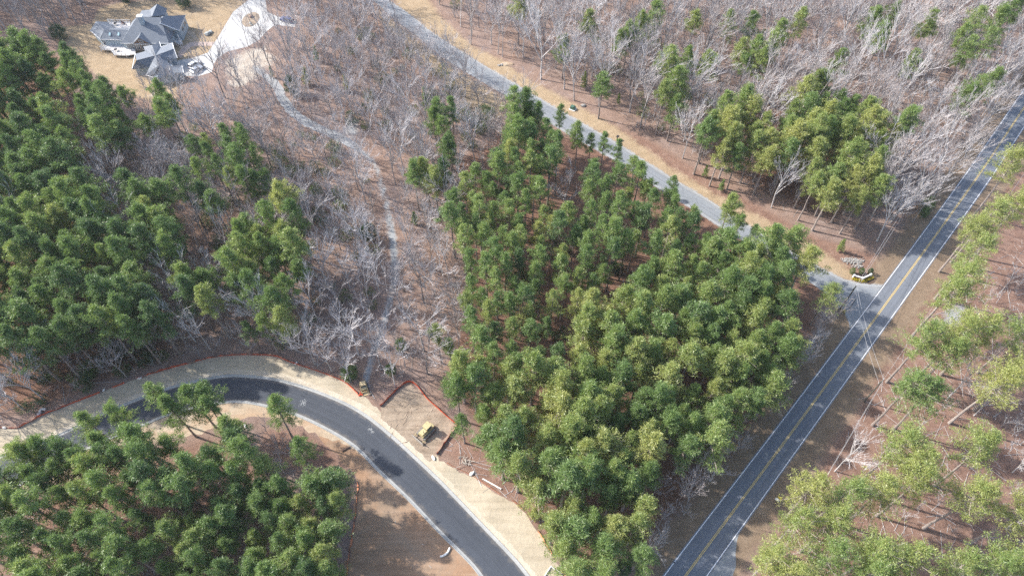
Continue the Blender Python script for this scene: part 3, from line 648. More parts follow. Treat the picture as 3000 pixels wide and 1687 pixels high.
put('thin', 517, 990, 20, .42, 'pine over the new asphalt at the end of the row', crown=C_)
put('thin', 527, 1025, 19, .4, 'thin pine just below the row crossing the new asphalt', crown=C_)
put('thin', 293, 1040, 20, .45, 'pine whose crown touches the kerb left of the domed pine', crown=C_)
put('thin', 224, 1062, 20, .45, 'single pine overlapping the asphalt where the curve begins', crown=C_)
put('stand', 575, 1072, 19, .5, 'pine at the sandy verge between the row and the lone bent pine', crown=C_)
put('stand', 325, 1082, 20, .45, 'large pine below the kerb in the front rank of the lower stand', crown=C_)
put('stand', 252, 1112, 21, .6, 'yellow-tinged pine in the front rank of the lower stand', crown=C_)
put('stand', 60, 1140, 22, .55, 'leaning pine nearest the grey end of the new road', crown=C_)
put('stand', 108, 1125, 22, .45, 'tall pine crossing the new asphalt beside the leaning one', crown=C_)
put('thin', 160, 1130, 21, .25, 'dark slim pine whose crown hides the new asphalt', crown=C_)
put('stand', 195, 1158, 21, .3, 'dark pine with long bare trunk over the sandy verge', crown=C_)
put('stand', 85, 1195, 20, .4, 'pine with a drooping crown over the inner kerb', crown=C_)
for a in [(1305, 15, 18, .8, 'yellowish pine at the top edge beside the grey street woods'), (1650, 30, 20, .6, 'tall pine at the top edge among pale bare trees'), (1582, 85, 19, .55, 'twin-topped pine below the top-edge pine in the bare wood'),
          (1690, 150, 22, .65, 'large pine standing alone in the upper bare wood'), (1712, 205, 21, .6, 'large pine directly below the lone pine of the upper bare wood'), (1517, 205, 17, .5, 'slim pine with a thin crown beside the street clearing'),
          (1888, 55, 17, .55, 'small round pine near the top of the bare wood'), (1862, 120, 17, .8, 'narrow yellow pine in the bare wood'), (1875, 160, 15, .5, 'small pine under the narrow yellow pine'), (1780, 158, 18, .55, 'round pine alone among bare trunks above the pine grove'),
          (2063, 203, 18, .6, 'round pine just above the pine grove'), (2200, 50, 20, .55, 'slim pine beside a white leaning trunk'), (2222, 85, 19, .6, 'slim pine below another beside the white leaning trunk')]:
    put('stand', a[0], a[1], a[2]+1, a[3], a[4], crown=C_, wide=1.25)
put('wide', 2455, 55, 24, .65, 'broad pine with a spreading crown at the top corner by the road', crown=C_); put('wide', 2485, 105, 22, .5, 'broad dark pine below the spreading corner pine', crown=C_); put('stand', 2420, 90, 21, .7, 'pine half hidden by white branches beside the broad corner pines', crown=C_)
put('wide', 2460, 220, 20, .6, 'wide low pine alone at the bend of the verge above the road', crown=C_)
put('stand', 1942, 118, 21, .7, 'bright pine pair member, taller one, in the bare wood', crown=C_); put('stand', 1920, 145, 20, .6, 'bright pine pair member, lower one, in the bare wood', crown=C_)
# tall pines across the two-lane road
for i, a in enumerate([(2420, 700, 25, .72, 'largest pine beside the road opposite the entrance sign'), (2385, 740, 23, .68, 'yellow-green pine at the road edge opposite the junction'), (2455, 630, 25, .75, 'pine above the largest roadside pine, across from the junction'),
          (2560, 520, 25, .78, 'pale pine at the edge beside the upper road'), (2490, 540, 24, .75, 'pale pine closest to the white road line at the upper road'), (2545, 420, 24, .75, 'pale green pine overlapping the upper road verge'), (2450, 575, 22, .7, 'smaller pine under the pale roadside pine'),
          (2330, 850, 25, .6, 'greener pine in the clump across the road from the utility pole'), (2410, 840, 26, .68, 'tallest pine in the clump across the road'), (2480, 830, 25, .66, 'pine at the far side of the clump across the road'), (2390, 885, 24, .6, 'lower pine of the clump across the road'), (2575, 830, 24, .55, 'blue-green pine cut by the picture edge'),
          (2515, 955, 26, .92, 'brightest yellow pine on the red-brown slope'), (2290, 970, 24, .55, 'flat-topped pine beside the utility pole wires'), (2345, 985, 23, .5, 'darker pine joined to the flat-topped pine by the wires'), (2570, 930, 24, .85, 'yellow pine at the edge behind the brightest one'),
          (2262, 1120, 25, .75, 'pale pine with visible grey trunk above the white bare tree'), (2315, 1160, 25, .72, 'pale pine in the middle of the lower slope'), (2472, 1130, 25, .75, 'rounded pine with a long slanting trunk on the lower slope'), (2050, 1222, 24, .9, 'yellow pine beside the yellow road sign'),
          (2130, 1235, 24, .65, 'green pine next to the yellow pine by the road sign'), (2220, 1240, 24, .72, 'round pine between the two slanting trunks'), (2310, 1215, 24, .75, 'thin pale pine under the middle slope pine'), (2010, 1310, 23, .68, 'pine whose crown reaches toward the road below the sign'),
          (2100, 1310, 24, .6, 'pine behind the one reaching toward the road'), (1940, 1405, 24, .95, 'bright yellow-green pine beside the patched pavement'), (1995, 1440, 24, .75, 'pine behind the bright one beside the patched pavement'), (2090, 1400, 24, .6, 'dull green pine at the bottom of the slope'),
          (2200, 1390, 25, .6, 'large grey-green pine at the bottom edge of the slope'), (2290, 1400, 25, .65, 'large pine beside the grey-green one at the bottom edge'), (2450, 1245, 25, .72, 'pine with a long slanting trunk low on the slope'), (2575, 1290, 24, .7, 'pine cut by the edge low on the slope'),
          (2420, 1425, 23, .65, 'pine crown rising from the bottom edge at the corner'), (2510, 1425, 24, .6, 'darker pine crown at the bottom corner'), (2570, 1400, 24, .68, 'pine crown in the bottom corner'), (2180, 1440, 24, .62, 'pine at the bottom edge between two large ones')]):
    put('wide', a[0], a[1], a[2], min(1.0, a[3]+.05), a[4], crown=.8, region='across', wide=1.08)

hole = lambda pts: np.array(pts, float)
fill('left_stand', 'stand', [(-160, 95), (0, 82), (60, 85), (110, 100), (150, 145), (140, 200), (165, 280), (187, 333), (213, 417), (253, 467), (267, 499), (280, 549), (320, 576), (348, 633), (353, 683), (415, 729), (428, 795), (367, 855), (287, 843), (217, 849), (200, 870), (93, 893), (0, 885), (-160, 900)], 22, 4.7, .30, n=9000, fat=1.15, inset=19,
     holes=[hole([(45, 225), (135, 225), (140, 262), (60, 270)]), hole([(108, 600), (145, 600), (145, 640), (108, 640)])])
fill('lane_strip', 'stand', [(157, 140), (187, 135), (225, 150), (243, 197), (310, 195), (327, 230), (340, 280), (373, 240), (377, 212), (415, 208), (447, 240), (447, 288), (403, 315), (350, 325), (307, 347), (250, 370), (230, 335), (200, 320), (175, 275), (155, 200)], 21, 4.5, .36, inset=14)
fill('lane_strip', 'stand', [(293, 470), (330, 450), (375, 468), (440, 455), (500, 447), (540, 480), (555, 495), (540, 525), (490, 515), (440, 512), (432, 525), (463, 576), (495, 626), (467, 649), (440, 663), (390, 664), (367, 640), (353, 589), (353, 549), (330, 526)], 21, 4.5, .36, inset=15)
fill('hollow_grove', 'thin', [(473, 350), (500, 325), (560, 345), (600, 320), (645, 325), (660, 380), (640, 415), (690, 430), (690, 475), (620, 470), (580, 460), (540, 440), (480, 445), (473, 400)], 19, 4.6, .32)
fill('hollow_grove', 'stand', [(443, 679), (467, 659), (503, 656), (530, 686), (533, 716), (563, 746), (560, 773), (520, 806), (493, 804), (473, 759), (450, 729)], 21, 4.4, .45, inset=15)
fill('hollow_grove', 'stand', [(550, 650), (573, 603), (593, 583), (603, 549), (663, 533), (700, 496), (725, 480), (760, 487), (775, 516), (775, 549), (760, 569), (785, 643), (758, 696), (743, 729), (735, 765), (745, 799), (731, 822), (705, 820), (677, 789), (650, 743), (620, 744), (587, 736), (567, 696)], 21, 4.4, .42, inset=15)
fill('hollow_grove', 'thin', [(600, 815), (680, 815), (680, 855), (600, 855)], 15, 4.4, .2)
fill('central_stand', 'stand', [(1045, 412), (1085, 402), (1125, 415), (1123, 468), (1050, 470)], 19, 4.4, .5)
fill('central_stand', 'thin', [(1078, 285), (1160, 282), (1160, 320), (1145, 385), (1112, 385), (1100, 330)], 18, 4.4, .32)
fill('central_stand', 'thin', [(1290, 265), (1350, 265), (1365, 305), (1410, 330), (1412, 420), (1285, 468), (1210, 465), (1215, 415), (1255, 400), (1262, 310)], 20, 3.9, .45)
fill('central_stand', 'thin', [(1210, 413), (1285, 460), (1375, 440), (1375, 520), (1460, 520), (1470, 420), (1560, 432), (1610, 445), (1720, 490), (1760, 540), (1790, 600), (1700, 640), (1600, 640), (1500, 700), (1480, 760), (1400, 800), (1390, 860), (1420, 900), (1300, 940), (1190, 900), (1205, 856), (1167, 816), (1176, 776), (1144, 736), (1182, 683), (1147, 599), (1127, 576), (1127, 526), (1130, 500)], 19, 4.15, .45, n=12000, inset=7,
     holes=[hole([(1372, 437), (1459, 437), (1459, 520), (1385, 520)]), hole([(1390, 800), (1450, 800), (1450, 860), (1390, 860)])])
fill('central_stand', 'stand', [(1700, 640), (1790, 600), (1867, 616), (1951, 606), (1990, 680), (1995, 766), (2003, 799), (2012, 866), (2014, 899), (1974, 916), (1974, 973), (1962, 1010), (1929, 1015), (1876, 1032), (1839, 1060), (1795, 1144), (1717, 1144), (1665, 1152), (1657, 1205), (1657, 1250), (1618, 1286), (1630, 1319), (1630, 1355), (1620, 1398), (1547, 1427), (1510, 1470), (1437, 1460), (1417, 1429), (1406, 1384), (1410, 1339), (1366, 1311), (1357, 1282), (1345, 1258), (1341, 1217), (1284, 1176), (1223, 1127), (1223, 1087), (1200, 1040), (1125, 1022), (1110, 977), (1114, 965), (1134, 926), (1187, 906), (1300, 930), (1420, 900), (1450, 860), (1480, 760), (1570, 740), (1590, 690)], 19, 4.1, .55, tj=.2, n=16000, sj=.2, inset=8, fat=1.2,
     holes=[hole([(1485, 716), (1569, 716), (1569, 749), (1485, 749)])])
fill('central_stand', 'thin', [(1072, 826), (1139, 826), (1139, 876), (1072, 876)], 17, 4.0, .5)
fill('central_stand', 'thin', [(1125, 1000), (1220, 1060), (1225, 1130), (1180, 1080), (1130, 1050)], 17, 4.6, .5)
fill('upper_grove', 'stand', [(1766, 313), (1786, 273), (1817, 262), (1864, 255), (1896, 268), (1901, 293), (1924, 303), (1951, 307), (1981, 285), (1981, 265), (2004, 242), (2037, 230), (2061, 253), (2087, 255), (2134, 240), (2164, 242), (2180, 267), (2184, 307), (2227, 299), (2265, 292), (2282, 310), (2276, 350), (2247, 368), (2186, 398), (2196, 415), (2221, 419), (2229, 440), (2210, 510), (2120, 505), (2037, 480), (2029, 460), (2037, 405), (1977, 408), (1917, 398), (1877, 398), (1801, 390), (1807, 367), (1766, 350)], 20, 4.6, .70, n=6000, inset=7, fat=1.15)
fill('lower_stand', 'stand', [(430, 1330), (560, 1250), (700, 1215), (790, 1225), (850, 1205), (893, 1205), (880, 1260), (862, 1300), (880, 1350), (850, 1449), (840, 1560), (350, 1560)], 16, 3.6, .42, n=9000, fat=1.12, inset=6)
fill('lower_stand', 'thin', [(-160, 1330), (0, 1190), (40, 1165), (110, 1165), (200, 1175), (260, 1130), (340, 1110), (430, 1100), (500, 1120), (560, 1090), (610, 1100), (640, 1150), (700, 1195), (700, 1215), (560, 1250), (430, 1330), (350, 1560), (-160, 1560)], 21, 4.1, .40, n=12000, fat=1.1, inset=6)
for x, y, h, t in [(1612, 62, 19, .55), (1560, 110, 18, .6), (1735, 150, 18, .6), (1670, 240, 19, .6), (1700, 262, 18, .55), (1960, 90, 20, .65), (1900, 130, 19, .6), (2505, 60, 22, .6), (2430, 130, 21, .65), (2440, 235, 19, .55), (2495, 205, 19, .6), (2560, 20, 21, .4), (2050, 215, 18, .6), (2245, 40, 19, .6), (1090, 300, 17, .4), (1130, 370, 17, .4), (1040, 440, 18, .5), (1480, 60, 18, .6), (1420, 110, 17, .55), (1830, 60, 18, .7), (2010, 60, 19, .7), (2110, 150, 18, .65), (2330, 70, 20, .6), (2290, 160, 18, .7), (1745, 60, 18, .7), (640, 450, 18, .35), (600, 400, 19, .35)]:
    put('stand', x, y, h, t, None, region='scattered', crown=C_, wide=1.15)
N_PINE_KINDS = ('stand', 'thin', 'wide')

# ------------------------------------------------------------------ bare broadleaf trees
put('oak', 567, 247, 22, .0, 'large dark leafless tree leaning over the white driveway', v=0, region='lone')
put('oak', 1361, 200, 25, .85, 'tall pale leafless tree with a straight white trunk at the street clearing', v=1)
put('oak', 1444, 253, 19, .75, 'pale leafless tree with a bare lower trunk above the green transformer box', v=2)
put('pole', 1185, 113, 20, .35, 'dark straight leafless tree nearest the grey street', v=0)
put('pole', 1253, 137, 19, .6, 'pale crooked leafless trunk beside the rock outcrop', v=1)
put('pole', 1264, 144, 18, .6, 'thin leafless trunk directly beside the crooked one', v=2)
put('oak', 835, 935, 13, 1.0, 'white crooked leafless tree at the fence on the outside of the curve', v=3)
put('oak', 905, 690, 12, .95, 'white round leafless tree beside the gravel trail', v=4)
put('oak', 1068, 412, 15, .8, 'pale round leafless tree in the hollow above the pine clump', v=5)
put('oak', 1418, 548, 15, .7, 'multi-stemmed leafless tree in the gap of the central stand', v=6)
put('pole', 125, 640, 19, 1.0, 'single white leafless tree inside the dark left stand', v=3)
put('oak', 2205, 607, 17, 1.0, 'white forked tree leaning toward the road above the junction', v=2); put('oak', 2240, 560, 17, .95, 'second white tree along the verge above the junction', v=4)
put('oak', 2290, 515, 18, 1.0, 'wide white leafless tree hanging over the verge of the upper road', v=0); put('oak', 2345, 440, 18, .95, 'white leafless tree up the verge from the wide one', v=1)
put('oak', 1985, 860+80, 11, .8, 'grey leafless tree on the verge between the stand and the road', v=2)
put('oak', 2100, 1225-40, 14, 1.0, 'white leafless tree on the slope across the road', v=5); put('oak', 2385, 1000, 15, 1.0, 'white leafless tree behind the flat-topped pine', v=6)
put('oak', 2450, 1045, 14, .6, 'grey leafless tree on the red-brown slope', v=1); put('oak', 1640, 1250, 10, .45, 'brown leafless thicket tree at the stand edge by the road', v=0)
put('pole', 140, 62, 22, .0, 'dark slanting trunk at the top corner behind the lawn', v=0); put('oak', 400, 262, 14, .55, 'leafless tree in front of the garage roof', v=4); put('oak', 445, 262, 15, .45, 'leafless tree beside the garage and the pine', v=3)
for i, a in enumerate([(612, 232, 15), (655, 215, 18), (692, 160, 17), (722, 130, 17), (700, 285-20, 17), (745, 195, 16), (800, 205, 22), (625, 108+10, 13)]):
    put('pole' if i % 2 else 'oak', a[0], a[1], a[2], .25, None, region='drive_wood')
fill('corner_wood', 'oak', [(-220, -90), (320, -90), (250, 10), (190, 60), (140, 100), (60, 100), (-220, 70)], 19, 4.6, .3, ground_poly=True)
fill('back_wood', 'oak', [(250, -110), (640, -110), (600, -25), (480, -12), (300, -4), (250, 8)], 18, 4.6, .35, ground_poly=True)
fill('hollow_wood', 'oak', [(230, 365), (300, 345), (440, 310), (480, 262), (600, 235), (650, 225), (720, 130), (760, 75), (690, 30), (690, -90), (900, -90), (1010, 80), (1240, 270), (1330, 320), (1260, 430), (1180, 500), (1140, 580), (1180, 720), (1180, 870), (1120, 955), (1030, 950), (965, 1000), (880, 965), (730, 905), (590, 885), (470, 905), (350, 940), (100, 1020), (0, 1060), (-120, 1060), (-120, 920), (300, 870), (440, 800), (360, 660), (290, 500), (215, 400)], 14, 5.2, .55, split=True, sj=.3, n=12000, ground_poly=True)
fill('upper_wood', 'oak', [(1010, -90), (2650, -90), (2600, 150), (2500, 300), (2440, 385), (2300, 560), (2200, 610), (2060, 575), (1900, 505), (1700, 395), (1500, 275), (1320, 175), (1190, 100), (1090, 20)], 17, 6.1, .62, split=True, sj=.28, n=14000, ground_poly=True)
fill('verge_wood', 'oak', [(2010, 890), (2080, 800), (2130, 820), (1990, 1020), (1890, 1140), (1800, 1260), (1650, 1449), (1600, 1449), (1660, 1300), (1800, 1110), (1960, 990)], 9, 4.3, .6, tj=.2, sj=.3, ground_poly=True)
fill('slope_wood', 'oak', [(2220, 1050), (2330, 900), (2500, 700), (2700, 600), (2800, 1449), (2000, 1500), (2100, 1250)], 9, 15, .7, ground_poly=True)
fill('stand_dead', 'pole', [(1210, 480), (1700, 520), (1980, 700), (1950, 980), (1640, 1330), (1450, 1400), (1340, 1200), (1200, 930), (1190, 700)], 15, 15, .45, ground_poly=True, n=1500)
BARE_KINDS = ('oak', 'pole')
for t in TREES:
    if t['kind'] == 'oak' and t['label'] is None and RG.random() < .33: t['kind'] = 'pole'; t['v'] = int(RG.integers(len(PROTO['pole']))); t['s'] *= 1.05
# ------------------------------------------------------------------ evergreen shrubs and small trees, each a thing
for a in [('holly', 155, 100, 6.0, .12, 'round dark evergreen on the lawn edge left of the house', 1.35), ('holly', 322, 8, 4.5, .1, 'dark evergreen shrub behind the house by the top edge', 1.2), ('holly', 467, 18, 5.5, .3, 'green evergreen shrub behind the house roof peak', 1.4),
          ('holly', 740, 238, 7.5, .35, 'bushy evergreen tree with pale top beside the gravel trail', .9), ('young', 775, 213, 6.5, .8, 'small bright green conical pine beside the bushy evergreen', 1.1), ('young', 686, 196, 4.2, .1, 'small dark cedar at the bend of the gravel trail', .8),
          ('holly', 926, 600, 6.0, .2, 'glossy dark green evergreen beside the shaded gravel trail', 1.3), ('young', 800, 155, 6, .3, 'cedar beside a leaning trunk in the hollow', .8), ('young', 873, 232, 6.5, .85, 'narrow yellow-green cedar in the hollow', .7), ('young', 1072, 275, 8.5, .5, 'tall soft cedar between bare trees above the trail', .9),
          ('holly', 883, 950, 5.0, .6, 'yellowish evergreen bush behind the fence gap', 1.2), ('holly', 232, 948, 3.6, .85, 'pale green bush inside the shaded edge of the left stand', 1.0), ('young', 2107, 632, 5.0, .75, 'small bright young tree beside the rubble pile', 1.0),
          ('young', 1555, 264, 4.5, .7, 'small pale young pine in the leaf litter above the street', .8), ('young', 1470, 225, 7, .8, 'yellow-green young pine beside a bare pale trunk', .8), ('young', 1770, 445, 4.5, .7, 'pale young pine on the pink clearing below the grove', 1.0), ('young', 1812, 480, 4.5, .6, 'young pine beside the dark stump hole', 1.0),
          ('holly', 2326, 528, 5.0, .55, 'green shrub at the foot of the wide white tree by the road', 1.1), ('holly', 2318, 545, 3.6, .5, 'smaller green shrub just below the one by the wide white tree', 1.1), ('holly', 850, 1195, 3.2, .05, 'dark ivy-covered bush at the edge of the clay lot', 1.5),
          ('holly', 665, 1180, 4, .1, 'dark bush among the pines near the sandy verge', 1.2), ('young', 1345, 1300, 5, .9, 'bright young pine behind the orange fence', 1.2), ('young', 1245, 1105, 6, .8, 'bright young pine at the edge of the clearing', 1.2),
          ('holly', 1565, 1435, 4, .1, 'dark green bush at the bottom edge of the central stand', 1.2), ('young', 1045, 655-90, 5, .5, 'small green cedar below the leafless tree by the trail', 1.0), ('holly', 800, 470+20, 4.5, .75, 'pale olive bush in the hollow beside the trail', 1.2), ('holly', 985, 940, 4, .7, 'pale bush where the trail meets the new road', 1.0), ('holly', 1010, 878, 4.5, .7, 'pale olive bush among the white bare trees', 1.0)]:
    put(a[0], a[1], a[2], a[3], a[4], a[5], region='evergreen', wide=a[6])

# ------------------------------------------------------------------ which trees show largest: the first 300 of a kind become things, the rest one mass
def visible():
    w, h = 644, 362; zb = np.full((h, w), 1e9); own = np.full((h, w), -1); yy, xx = np.mgrid[0:h, 0:w]
    cnt = np.zeros(len(TREES))
    order = []
    for i, t in enumerate(TREES):
        hh, R, *_ = PROTO[t['kind']][t['v']]; zc = hh*t['s']*.75; x, y = PX(t['x'], t['y'], zc)
        d = math.sqrt(t['x']**2+t['y']**2+(H-zc)**2); rp = R*t['s']*t.get('wide', 1)*F/d/K/4; order.append((d, i, float(x)/4, float(y)/4, rp))
    for solid in (True, False):
        for d, i, x, y, r in sorted(order):
            if (TREES[i]['kind'] in BARE_KINDS) == solid: continue
            x0, x1, y0, y1 = int(max(0, x-r)), int(min(w, x+r+2)), int(max(0, y-r*1.2)), int(min(h, y+r*1.2+2))
            if x1 <= x0 or y1 <= y0: continue
            m = ((xx[y0:y1, x0:x1]-x)/r)**2+((yy[y0:y1, x0:x1]-y)/(r*1.2))**2 < 1
            m &= zb[y0:y1, x0:x1] > d; cnt[i] = m.sum()
            if solid: zb[y0:y1, x0:x1][m] = d
    return cnt
VIS = visible()
for t, c in zip(TREES, VIS):
    t['vis'] = c + (1e6 if t['label'] else 0)
    x, y = PX(t['x'], t['y'], PROTO[t['kind']][t['v']][0]*t['s']*.75); t['px'] = (float(x), float(y))
REG = {'scattered': ('scattered upper pines', 'pines scattered in the bare woods'), 'stand_dead': ('central stand, leafless', 'bare trees among the central pines'), 'left_stand': ('dense dark stand', 'pines of the dense dark stand'), 'lane_strip': ('dark-lane pine strip', 'pines beside the dark lane'), 'hollow_grove': ('hollow pine groves', 'pines of the hollow groves'),
       'central_stand': ('central stand', 'pines of the central stand'), 'upper_grove': ('grove by the upper road', 'pines of the upper grove'), 'lower_stand': ('stand inside the curve', 'pines inside the new road curve'),
       'across': ('slope across the road', 'tall pines across the two-lane road'), 'lone': ('open ground', 'trees standing on their own'), 'evergreen': ('undergrowth', 'evergreen shrubs and young conifers'),
       'corner_wood': ('wood behind the lawn', 'bare trees behind the lawn'), 'back_wood': ('wood behind the house', 'bare trees behind the house'), 'hollow_wood': ('gravel-trail hollow', 'bare trees of the hollow'), 'drive_wood': ('driveway wood', 'bare trees beside the driveway'),
       'upper_wood': ('wood above the street', 'bare trees above the street'), 'verge_wood': ('road verge thicket', 'bare trees along the road verge'), 'slope_wood': ('slope across the road', 'bare trees on the slope across the road')}
def describe(sel, noun):
    for reg in sorted({t['region'] for t in sel}):
        mem = [t for t in sel if t['region'] == reg and not t['label']]
        if not mem: continue
        xy = np.array([t['px'] for t in mem]); sz = np.array([t['s']*PROTO[t['kind']][t['v']][0] for t in mem]); lo, hi = xy.min(0), xy.max(0)+1
        q1, q2 = np.quantile(sz, [.3, .7]); used = set()
        nx = 6 if len(mem) > 40 else 4
        cols = {4: ['far-left', 'centre-left', 'centre-right', 'far-right'], 6: ['far-left', 'left', 'centre-left', 'centre-right', 'right', 'far-right']}[nx]
        rows = {4: ['top', 'upper-middle', 'lower-middle', 'bottom'], 6: ['top', 'upper', 'upper-middle', 'lower-middle', 'lower', 'bottom']}[nx]
        ext = {}
        for k, f in (('leftmost', xy[:, 0].argmin()), ('rightmost', xy[:, 0].argmax()), ('topmost', xy[:, 1].argmin()), ('lowest', xy[:, 1].argmax()), ('biggest', sz.argmax()), ('smallest', sz.argmin())): ext.setdefault(int(f), k)
        for i, t in enumerate(mem):
            if noun == 'pine': tone = 'dark green' if t['tone'] < .33 else 'mid-green' if t['tone'] < .5 else 'yellow-green' if t['tone'] < .65 else 'bright yellowish'
            else: tone = 'brownish' if t['tone'] < .35 else 'grey' if t['tone'] < .6 else 'pale grey' if t['tone'] < .8 else 'whitish'
            size = 'small' if sz[i] < q1 else 'tall' if sz[i] > q2 else 'middling'
            where = REG[reg][0]
            if i in ext: t['label'] = f"{ext[i]} {noun}, {tone}, of the {where}"
            else:
                c = (xy[i]-lo)/(hi-lo)*nx
                t['label'] = f"{size} {tone} {noun}, {rows[int(c[1])]} {cols[int(c[0])]} of the {where}"
        by = {}
        for t in mem: by.setdefault(t['label'], []).append(t)
        for lb, ts in by.items():
            n = len(ts)
            if n < 2: continue
            ts.sort(key=lambda t: t['px'][0]); words = {2: ['left one', 'right one'], 3: ['left one', 'middle one', 'right one']}.get(n) or ['leftmost']+['second', 'third', 'fourth', 'fifth', 'sixth', 'seventh', 'eighth'][:n-2]+['rightmost']
            for t, w in zip(ts, words): t['label'] = lb+', '+w+(' from left' if w not in ('leftmost', 'rightmost') and n > 3 else '')
def inside(t): return -10 < t['px'][0] < 2586 and -10 < t['px'][1] < 1459
pines = [t for t in TREES if t['kind'] in N_PINE_KINDS]; bares = [t for t in TREES if t['kind'] in BARE_KINDS]; greens = [t for t in TREES if t['region'] == 'evergreen']
def split(lst, n):
    a = sorted([t for t in lst if inside(t) and t['vis'] > 6], key=lambda t: -t['vis'])[:n]; ids = {id(t) for t in a}
    return a, [t for t in lst if id(t) not in ids]
pine_things, pine_rest = split(pines, 300); bare_things, bare_rest = split(bares, 300)
describe(pine_things, 'pine'); describe(bare_things, 'bare tree')
print('TREES pines', len(pines), 'bare', len(bares), 'things', len(pine_things), len(bare_things))
def plant(t, name, cat):
    hh, R, m1, m2, mj = PROTO[t['kind']][t['v']]
    e = thing(name, t['label'], cat, (t['x'], t['y'], -.05), t['rot'], REG[t['region']][1]); w = t['s']*t.get('wide', 1); e.scale = (w, w, t['s'])
    for nm, me in ((m1.name.split('.')[0], m1), (m2.name.split('.')[0], m2)):
        o = bpy.data.objects.new(nm, me); COL.objects.link(o); o.parent = e; o['tone'] = float(t['tone'])
for t in pine_things: plant(t, 'pine_tree', 'pine tree')
for t in bare_things: plant(t, 'leafless_tree', 'bare tree')
for t in greens: plant(t, 'evergreen_shrub' if t['kind'] == 'holly' else 'young_conifer', 'shrub' if t['kind'] == 'holly' else 'young tree')

# the mass of further trees and the undergrowth: scattered by geometry nodes
def scatter(name, kinds, pts, label, cat=None):
    """pts: x, y, scale, tone, rot, variant"""
    src = bpy.data.collections.new(name+'_sources'); cnt = 0
    for kd in kinds:
        for hh, R, m1, m2, mj in PROTO[kd]:
            o = bpy.data.objects.new('%s_%03d' % (name, cnt), mj); src.objects.link(o); cnt += 1
    P = np.array(pts, np.float32); me = bpy.data.meshes.new(name); me.vertices.add(len(P))
    me.vertices.foreach_set('co', np.c_[P[:, :2], np.full(len(P), -.03)].astype(np.float32).ravel())
    for an, c in (('scl', 2), ('tone', 3), ('rot', 4)):
        a = me.attributes.new(an, 'FLOAT', 'POINT'); a.data.foreach_set('value', P[:, c].copy())
    a = me.attributes.new('idx', 'INT', 'POINT'); a.data.foreach_set('value', P[:, 5].astype(np.int32))
    ob = bpy.data.objects.new(name, me); COL.objects.link(ob); tag(ob, label, kind='stuff')
    ng = bpy.data.node_groups.new(name, 'GeometryNodeTree'); ng.interface.new_socket('Geometry', in_out='INPUT', socket_type='NodeSocketGeometry'); ng.interface.new_socket('Geometry', in_out='OUTPUT', socket_type='NodeSocketGeometry')
    L = ng.links.new; nn = ng.nodes.new; gi, go = nn('NodeGroupInput'), nn('NodeGroupOutput'); ip = nn('GeometryNodeInstanceOnPoints'); ci = nn('GeometryNodeCollectionInfo')
    ci.inputs['Collection'].default_value = src; ci.inputs['Separate Children'].default_value = True; ci.inputs['Reset Children'].default_value = True
    def at(n, ty):
        x = nn('GeometryNodeInputNamedAttribute'); x.data_type = ty; x.inputs['Name'].default_value = n; return x.outputs['Attribute']
    cx = nn('ShaderNodeCombineXYZ'); L(at('rot', 'FLOAT'), cx.inputs['Z'])
    L(gi.outputs[0], ip.inputs['Points']); L(ci.outputs[0], ip.inputs['Instance']); ip.inputs['Pick Instance'].default_value = True
    L(at('idx', 'INT'), ip.inputs['Instance Index']); L(cx.outputs[0], ip.inputs['Rotation']); L(at('scl', 'FLOAT'), ip.inputs['Scale']); L(ip.outputs[0], go.inputs[0])
    md = ob.modifiers.new('scatter', 'NODES'); md.node_group = ng; return ob
def rows(lst, kinds):
    base = {}; n = 0
    for k in kinds: base[k] = n; n += len(PROTO[k])
    return [(t['x'], t['y'], t['s']*t.get('wide', 1)**.5, t['tone'], t['rot'], base[t['kind']]+t['v']) for t in lst]
scatter('pine_wood', N_PINE_KINDS, rows(pine_rest, N_PINE_KINDS), 'remaining pines that fill the stands between the single ones')
scatter('bare_wood', BARE_KINDS, rows(bare_rest, BARE_KINDS), 'remaining leafless trees that fill the woods between the single ones')
WOODS = [([(-220, -90), (320, -90), (250, 10), (190, 60), (140, 100), (60, 100), (-220, 70)], .06, .35), ([(230, 365), (300, 345), (440, 310), (480, 262), (600, 235), (650, 225), (720, 130), (760, 75), (690, 30), (690, -90), (900, -90), (1010, 80), (1240, 270), (1330, 320), (1260, 430), (1180, 500), (1140, 580), (1180, 720), (1180, 870), (1120, 955), (1030, 950), (965, 1000), (880, 965), (730, 905), (590, 885), (470, 905), (350, 940), (100, 1020), (0, 1060), (-120, 1060), (-120, 920), (300, 870), (440, 800), (360, 660), (290, 500), (215, 400)], .085, .5),
         ([(1010, -90), (2650, -90), (2600, 150), (2500, 300), (2440, 385), (2300, 560), (2200, 600), (2060, 560), (1900, 490), (1700, 380), (1500, 265), (1320, 165), (1190, 90), (1090, 10)], .05, .5), ([(2010, 890), (2080, 800), (2120, 820), (1980, 1020), (1880, 1140), (1790, 1260), (1640, 1449), (1580, 1449), (1660, 1300), (1800, 1110), (1960, 990)], .14, .5),
         ([(2260, 900), (2400, 740), (2700, 650), (2800, 1449), (2000, 1480), (2120, 1250)], .018, .6), ([(650, 1090), (780, 1100), (880, 1200), (890, 1300), (700, 1250)], .10, .4), ([(2380, 400), (2560, 150), (2600, 170), (2400, 470)], .12, .3)]
